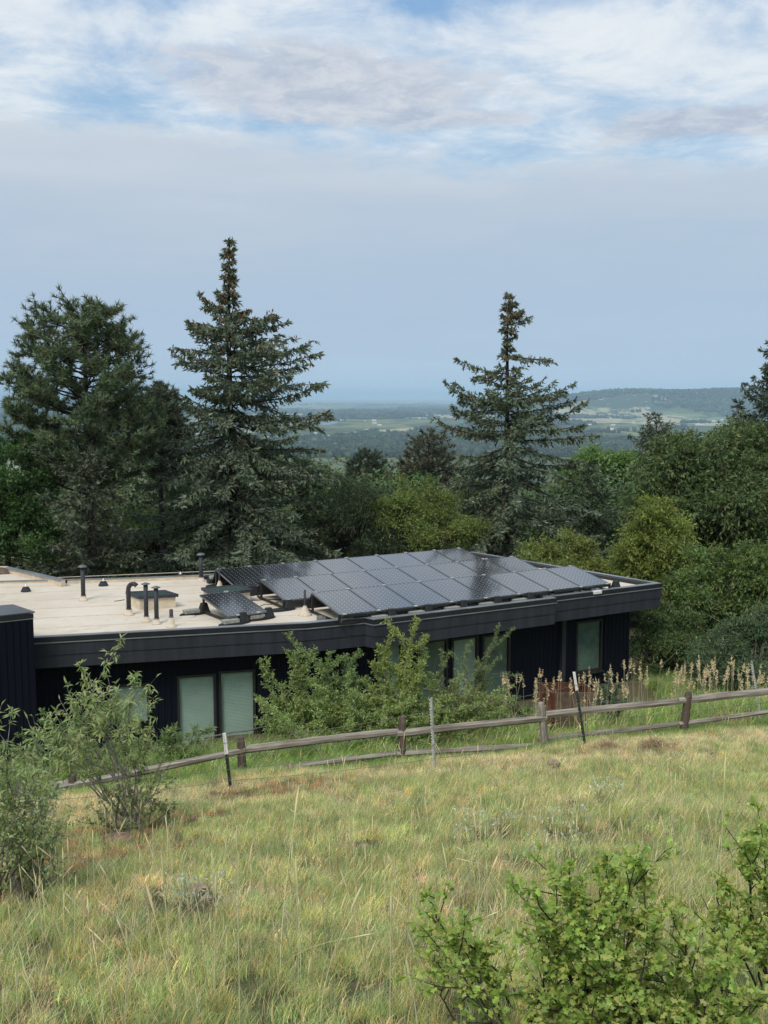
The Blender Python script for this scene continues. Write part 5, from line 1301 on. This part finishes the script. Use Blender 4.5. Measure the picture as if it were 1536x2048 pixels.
for nm, lb, bp, tps, sd_ in oaks:
    b_ = hit(bp[0], min(bp[1], 2200)); stem_shrub(nm, lb, bp, tps, LT_oak, LF_oak, leaf=.031, col=OAK, base=b_, seed=sd_ * 13, nt=29, tl=.09, nl=6, f0=.40, r0=.007, wood=M_DTWIG, droop=.2, depth=.28, splay=1.4, jit=.10, leafobjs=72, side=4, group='scrub oaks in the foreground')

# ---- rocks
ROCKS = []
def rock(px, py, wpx, label, m_, flat=.5, seed=1, name='rock'):
    p = hit(px, py); s_ = wpx / FPX * p[1] / 2 * 1.15; r = np.random.default_rng(seed); ROCKS.append((p[0], p[1] - s_ * .5, s_))
    mb = MB(); v, f = IV, IF
    # one subdivision
    vv = list(map(tuple, v)); ff = []
    cache = {}
    def mid(a, b):
        k_ = (min(a, b), max(a, b))
        if k_ not in cache: cache[k_] = len(vv); vv.append(tuple(nrm((np.array(vv[a]) + np.array(vv[b])) / 2)))
        return cache[k_]
    for a, b, c_ in f: x_, y_, z_ = mid(a, b), mid(b, c_), mid(c_, a); ff += [(a, x_, z_), (b, y_, x_), (c_, z_, y_), (x_, y_, z_)]
    V = np.array(vv); V = V * (1 + r.normal(size=(len(V), 1)) * .13) * [s_, s_ * .7, s_ * flat]
    mb.add(V, ff); tag(mb.build(name, m_, None, (p[0], p[1], p[2] + s_ * flat * .62), (0, 0, r.uniform(-.4, .4))), label, 'rock', 'stones in the meadow')
stem_shrub('green_shrub', 'wide low mass of light green bushes along the foot of the house', (0, 0), [(px_, 1392 + 26 * abs(math.sin(px_ * .031)) + (k_ % 3) * 12) for k_, px_ in enumerate(range(515, 1035, 13))],
           LT_oval, LF_oval, leaf=.055, col=(.30, .39, .13), base=bat(770, 18.1), seed=58, nt=40, f0=.55, splay=14.0, depth=.5, jit=.05)
rock(236, 1684, 62, 'flat reddish sandstone slab at the foot of the sapling', M_STONE, .30, 1)
rock(397, 1786, 38, 'rounded tan rock in the grass, lower left of centre', M_STONE2, .6, 2)
rock(415, 1800, 22, 'small tan rock just below the rounded tan rock', M_STONE2, .5, 3)
rock(327, 1793, 20, 'little tan stone left of the rounded tan rock', M_STONE2, .5, 4)
rock(88, 1792, 34, 'pale flat stone in dry grass near the left edge', M_STONE2, .35, 5)
rock(1105, 1534, 26, 'grey tan rock in the dry grass below the green stake', M_STONE2, .7, 6)
rock(728, 1696, 22, 'small pale stone in the middle of the meadow', M_STONE2, .5, 7)
rock(400, 1640, 30, 'flat reddish stone right of the sapling foot', M_STONE, .3, 8)

# ---- grass: tufts instanced over the slope
gc = bpy.data.collections.new('grass_templates')
def blades(n, r, h=(.16, .30), w_=.0031, spread=.15, lean=.55, curl=.40, tint=None):
    P = np.stack([r.normal(size=n) * spread * .6, r.normal(size=n) * spread * .6, np.zeros(n) - .02], 1); hh = r.uniform(*h, n)
    a = r.uniform(0, 6.28, n); out = np.stack([np.cos(a), np.sin(a), np.zeros(n)], 1); ln = np.abs(r.normal(size=n)) * lean
    d0 = nrm(out * (ln * .6)[:, None] + [0, 0, 1]); d1 = nrm(out * (ln * .6 + curl * r.random(n))[:, None] * 1.4 + [0, 0, 1]); d2 = nrm(out * (ln + curl * 1.8 * r.random(n))[:, None] * 1.8 + [0, 0, .8])
    sd_ = np.stack([-np.sin(a + 1), np.cos(a + 1), 0 * a], 1) * (w_ * r.uniform(.6, 1.3, n))[:, None]
    p1 = P + d0 * (hh * .42)[:, None]; p2 = p1 + d1 * (hh * .34)[:, None]; p3 = p2 + d2 * (hh * .30)[:, None]
    V = np.stack([P - sd_, P + sd_, p1 - sd_ * .9, p1 + sd_ * .9, p2 - sd_ * .6, p2 + sd_ * .6, p3], 1).reshape(-1, 3)
    F = np.array([[0, 1, 3], [0, 3, 2], [2, 3, 5], [2, 5, 4], [4, 5, 6]]); F = (F[None] + (np.arange(n) * 7)[:, None, None]).reshape(-1, 3)
    dry = r.random(n) < .28; C = np.where(dry[:, None], np.array([[1.75, 1.32, 1.25]]), np.array([[.86, 1.0, .82]])) * np.exp(r.normal(size=(n, 1)) * .30)
    return V, F, np.repeat(C, 7, 0)
for q in range(10):
    r = np.random.default_rng(300 + q); gc.objects.link(tmpl('tuft_%02d' % q, *blades(76, r), M_GRASS))
for q in range(4):                                  # flattened thatch
    r = np.random.default_rng(340 + q); gc.objects.link(tmpl('tuft_th%d' % q, *blades(46, r, h=(.12, .24), lean=2.2, curl=1.6), M_GRASS))
for q in range(3):                                  # small broad leaved forbs
    r = np.random.default_rng(360 + q); n = 34; P = np.stack([r.normal(size=n) * .05, r.normal(size=n) * .05, r.random(n) * .12], 1); d = nrm(P * [8, 8, 2] + r.normal(size=(n, 3)) * .4 + [0, 0, .3])
    T, F0 = leafT(.35); V, F, C = stamp(T, F0, P, frames_up(d, .4, r), r.uniform(.03, .06, n), tints(n, (.8, 1.0, .8), .2, .08, r)); gc.objects.link(tmpl('tuft_x%d' % q, V, F, C, M_GRASS))
r = np.random.default_rng(77)
def scatter_grass(name, n, s0, s1, fn, wx=.62):
    ss = np.sqrt(r.uniform(s0 ** 2, s1 ** 2, n)); xx = r.uniform(-wx, wx + .02, n) * (ss + 1.8)
    yy = (ss - NFX * xx) / NFY; zz = ground(xx, yy); idx, scl, col_, keep = fn(xx, yy, ss)
    xx, yy, zz, idx, scl, col_ = [v[keep] for v in (xx, yy, zz, idx, scl, col_)]; m = len(xx)
    sv = np.stack([scl * r.uniform(.85, 1.2, m), scl * r.uniform(.85, 1.2, m), scl * r.uniform(.8, 1.25, m)], 1)
    return scatter(name, gc, np.stack([xx, yy, zz], 1), np.stack([r.normal(size=m) * .08 + .10, r.normal(size=m) * .08, r.uniform(0, 6.28, m)], 1), sv, col_, idx=idx)
LUSH = np.array([.255, .350, .130]); MEAD = np.array([.480, .495, .275]); STRAWC = np.array([.68, .59, .43]); OLIVE = np.array([.40, .39, .23])
hp = [(1010, 1672, 'silvery herb clump right of the meadow centre'), (1100, 1668, 'silvery herb clump right of the first two'), (1140, 1712, 'small silvery herb above the scrub oak'), (1195, 1606, 'silvery herbs high on the dry slope at right'), (1228, 1600, 'silvery herb beside the dry slope herbs'),
      (955, 1672, 'silvery herb near the tall straw stalk'), (376, 1818, 'silvery herb left of its twin in the lower meadow'), (428, 1816, 'silvery herb under the tall pale stalks'), (1065, 1730, 'faint silvery herb above the middle oak'), (930, 1685, 'low silvery herb in the meadow middle'), (1160, 1664, 'silvery herb at the right end of the row')]
HERBS = [(*hit(q_[0], q_[1] + 6)[:2], .09) for q_ in hp]
RUSTP = [(*hit(px, py)[:2], rad) for px, py, rad in [(110, 1690, 1.0), (30, 1730, .9), (240, 1660, .7), (400, 1640, .8), (520, 1590, .8), (640, 1570, .8), (760, 1560, .7), (330, 1690, .4), (200, 1720, .6), (1290, 1490, .5), (10, 1770, .6)]]
def meadow(xx, yy, ss):
    n = len(xx); a = vnoise(xx * 1.1, yy * 1.1, 31); b_ = vnoise(xx * 3.2, yy * 3.2, 32)
    dryband = np.exp(-((ss - (13.1 + .06 * xx)) / 1.5) ** 2)
    dry = np.clip(0.42 + .66 * dryband + .30 * a + .16 * b_ + .35 * smoothstep(2.0, 5.0, -xx) * smoothstep(11.2, 8, ss), 0, 1)
    rust = np.zeros(n)
    for (qx, qy, rad) in RUSTP: rust += np.exp(-((xx - qx) ** 2 + 1.6 * (yy - qy) ** 2) / rad ** 2)
    rust = np.clip(rust, 0, 1)
    lush = smoothstep(FENCE_S - 1.05, FENCE_S - .45, ss + .15 * a)
    dry = dry * (1 - lush * .85)
    pick = r.random(n) < dry
    c_ = np.where(pick[:, None], STRAWC, MEAD[None]); c_ = c_ * (1 - lush[:, None]) + np.where(pick[:, None], OLIVE, LUSH) * lush[:, None]
    c_ = c_ * np.exp(r.normal(size=(n, 1)) * .17 + .10 * b_[:, None]) * np.exp(r.normal(size=(n, 3)) * [.07, .03, .08])
    rp = r.random(n) < rust * .75
    c_ = np.where(rp[:, None], np.array([[.50, .33, .21]]) * np.exp(r.normal(size=(n, 1)) * .25), c_); pick = pick | rp
    idx = np.where(pick & (r.random(n) < .55), r.integers(10, 14, n), r.integers(0, 10, n)); forb = r.random(n) < .10; idx = np.where(forb, r.integers(14, 17, n), idx)
    c_ = np.where(forb[:, None], np.array([[.19, .27, .12]]), c_)
    sc_ = np.where(pick, .46, .60) * (1 - .14 * lush) * (1 + .12 * a) * np.where(ss < 8, 1.08, 1.0) * np.clip(.75 + ss * .025, .8, 1.25)
    sc_ = np.where(rp, sc_ * .75, sc_) * .82; ok_ = r.random(n) > rust * .25
    for (qx, qy, rad) in ROCKS: ok_ &= ((xx - qx) / (rad * 1.15 + .05)) ** 2 + ((yy - qy) / (rad * 1.0 + .22)) ** 2 > 1
    for (qx, qy, rad) in HERBS: ok_ &= ((xx - qx) / rad) ** 2 + ((yy - qy + .1) / .25) ** 2 > 1
    return idx, sc_, c_, ok_
g1 = scatter_grass('grass', 25500, 2.4, FENCE_S + .2, meadow)
def yard(xx, yy, ss):
    n = len(xx); a = vnoise(xx, yy, 35); pick = r.random(n) < .22 + .1 * a
    c_ = np.where(pick[:, None], OLIVE * 1.15, LUSH * 1.12) * np.exp(r.normal(size=(n, 1)) * .15 + .1 * a[:, None]) * np.exp(r.normal(size=(n, 3)) * [.08, .03, .08])
    keep = ss < np.where(xx < 7.5, 21.6, 27)
    return np.where(r.random(n) < .12, r.integers(14, 17, n), r.integers(0, 10, n)), np.where(r.random(n) < .2, 1.2, .9) + .1 * a, c_, keep
g2 = scatter_grass('yard_grass', 12500, FENCE_S, 27, yard, wx=.60)

# ---- long straw stalks and seed heads
def stalks(name, label_, P, H, r, head=True, col=(.42, .34, .19), lean=.22, thick=.0016, headw=.006, headl=.12, seedy=False):
    ac = Acc()
    for p, h_ in zip(P, H):
        a = r.uniform(0, 6.28); ln = abs(r.normal()) * lean; tt = np.linspace(0, 1, 6)[:, None]
        d = np.array([math.cos(a), math.sin(a) * .6, 0]); pp = p + d * (ln * h_ * tt ** 1.6) + np.array([0, 0, 1]) * (h_ * tt * (1 - .15 * ln * tt)); c_ = tints(1, col, .18, .07, r)
        V, F = tube(pp, np.linspace(thick, thick * .6, 6), 3); ac.add(V, F, c_)
        if head:
            e = pp[-1]; dd_ = nrm(pp[-1] - pp[-2]); 
            if seedy:
                m = 26; u = r.random(m); q = e + dd_ * (u * headl)[:, None] * 1.0; sd_ = nrm(dd_ * .8 + r.normal(size=(m, 3)) * .55); T, F0 = LT_long, LF_long
                V, F, C = stamp(leafT(.38)[0], np.array([[0, 1, 2, 3]]), q, frames(sd_, r), .055 * (1.1 - .6 * u), tints(m, np.array(col) * [1.05, .95, .85], .15, .06, r)); ac.add(V, F, C)
            else:
                hp = e + dd_ * (np.linspace(0, 1, 5)[:, None] * headl * r.uniform(.6, 1.3)); V, F = tube(hp, np.array([.3, .8, 1, .8, .2]) * headw * r.uniform(.5, 1), 4); ac.add(V, F, c_ * [1.05, 1, .95])
    o = ac.obj(name, M_STRAW); return tag(o, kind='stuff')
r = np.random.default_rng(88)
n = 900; ss = np.sqrt(r.uniform(3.6 ** 2, 12.5 ** 2, n)); ss = np.where(r.random(n) < .5, r.uniform(4, 8, n), ss); xx = r.uniform(-.42, .42, n) * ss; yy = (ss - NFX * xx) / NFY
stalks('grass_stalks', '', np.stack([xx, yy, ground(xx, yy)], 1), r.uniform(.20, .52, n), r, col=(.74, .68, .44), lean=.35, thick=.0019, headw=.0052, headl=.10)
# the stalks that stand out near the bottom left
pts = [(480, 2060, 1690), (412, 1940, 1770), (560, 1960, 1640), (338, 1920, 1760), (602, 1960, 1770), (640, 2050, 1790), (720, 1900, 1780), (430, 2000, 1780), (780, 2060, 1840), (835, 2070, 1970), (350, 2050, 1830), (230, 2060, 1830), (1440, 1760, 1560), (1285, 1700, 1600), (960, 1800, 1665), (1196, 1730, 1620), (960, 1740, 1690)]
P = []; H = []
for px, pb, ptop in pts: p = hit(px, min(pb, 2200)); P.append(p); H.append(abs(at_y(px, ptop, p[1])[2] - p[2]))
stalks('tall_grass_stalks', '', np.array(P), np.array(H), r, col=(.80, .74, .50), lean=.18, thick=.0036, headw=.008, headl=.16)
n = 185; px = r.uniform(1180, 1640, n); px[:48] = r.uniform(1000, 1240, 48); yv = r.uniform(17.2, 20.0, n); P = []; H = []
for a, b_ in zip(px, yv):
    q = at_y(a, 1400, b_); g_ = gz(q[0], b_); ty = r.uniform(1345, 1400) - 22 * (a > 1240) * (a < 1480) * r.random() + 25 * (a < 1240) * r.random(); H.append(at_y(a, ty, b_)[2] - g_); P.append((q[0], b_, g_))
stalks('seed_grass', '', np.array(P), np.array(H), r, col=(.68, .60, .44), lean=.08, thick=.0035, headl=.19, seedy=True)
# long leafy grass under the seed heads
def tallg(xx, yy, ss):
    n = len(xx); keep = (xx / yy > .10) & (ss < 21); c_ = np.where((r.random(n) < .35)[:, None], OLIVE * 1.3, LUSH * 1.15) * np.exp(r.normal(size=(n, 1)) * .2)
    return r.integers(0, 10, n), r.uniform(1.4, 2.4, n), c_, keep & ((np.abs(xx / yy - .178) > .030) | (yy > 19.6))
scatter_grass('tall_grass', 3300, 16.2, 21, tallg, wx=.58)
def tallg2(xx, yy, ss):
    n = len(xx); keep = (xx / yy < .12) & (ss < 20.3) & (ss > 16.6); c_ = np.where((r.random(n) < .25)[:, None], OLIVE * 1.1, LUSH * 1.05) * np.exp(r.normal(size=(n, 1)) * .2)
    return r.integers(0, 10, n), r.uniform(1.3, 2.2, n), c_, keep
scatter_grass('shrub_foot_grass', 2600, 16.2, 21, tallg2, wx=.44)

# ---- straw heaps and silvery herbs
def heap(px, py, wpx, hpx, label, seed):
    p = hit(px, py); r = np.random.default_rng(seed); n = 900; w_ = wpx / FPX * p[1] / 2; h_ = hpx / FPX * p[1]
    a = r.uniform(0, 6.28, n); q = r.random(n) ** .6; P = np.stack([np.cos(a) * q * w_, np.sin(a) * q * w_ * .7, h_ * (1 - q ** 2) * r.random(n) ** .4], 1); d = nrm(r.normal(size=(n, 3)) * [1, 1, .35])
    T = np.array([[-.5, 0, 0], [.5, 0, 0], [.3, 1, -.1], [-.3, 1, -.1]]); T[:, 0] *= .05
    V, F, C = stamp(T, np.array([[0, 1, 2, 3]]), P, frames_up(d, .5, r), r.uniform(.08, .18, n), tints(n, (.40, .31, .19), .2, .06, r))
    t_ = thing('straw_heap', label, 'grass heap', p, 0, 'heaps of dead grass'); m = link('dead_grass', npmesh('dead_grass', V, F, M_STRAW, C), t_); m['kind'] = 'stuff'
heap(1312, 1502, 80, 26, 'low pale heap of dead grass near the brown fence post', 1)
heap(1215, 1500, 56, 14, 'smaller heap of dead grass left of the larger one', 2)
for i, (px, py, lb) in enumerate(hp):
    p = hit(px, py + 6); r = np.random.default_rng(500 + i); n = 62; P = np.stack([r.normal(size=n) * .07, r.normal(size=n) * .05, r.random(n) ** .7 * .22 + .04], 1); d = nrm(P * [4, 4, 1] + r.normal(size=(n, 3)) * .5 + [0, 0, .5])
    T, F0 = leafT(.35); V, F, C = stamp(T, F0, P, frames_up(d, .5, r), r.uniform(.022, .045, n), tints(n, (.52, .58, .50), .2, .04, r))
    t_ = thing('silver_herb', lb, 'plant', p, 0, 'silvery herbs in the meadow'); m = link('leaves', npmesh('leaves', V, F, M_STRAW, C), t_); m['kind'] = 'stuff'
    st = Acc()
    for k_ in range(5): st.tube(np.array([[0, 0, 0], [r.normal() * .03, r.normal() * .03, .09], [r.normal() * .06, r.normal() * .05, .19]]), [.002, .0016, .001], 3)
    st.obj('stems', M_TWIG, t_)
# bare broken branches beside the sapling
mb = MB()
for a_, b_ in (((78, 1652), (128, 1575)), ((10, 1690), (46, 1628)), ((90, 1600), (135, 1560)), ((60, 1700), (95, 1650))):
    p = hit(90, 1720); q0 = at_y(*a_, p[1]); q1 = at_y(*b_, p[1] + .15); mb.tube([tuple(q0), tuple((q0 + q1) / 2 + [.03, 0, .03]), tuple(q1)], [.008, .006, .003], 5)
p = at_y(80, 1640, hit(90, 1720)[1]); q = hit(90, 1720); mb.tube([tuple(q), tuple((q + p) / 2 + [.03, 0, 0]), tuple(p)], [.012, .010, .008], 5)
tag(mb.build('dead_branch', mat('bleached_wood', (.34, .32, .29), .85, var=.25, scale=20)), 'bleached bare branches sticking up from the bush at lower left', 'branch')
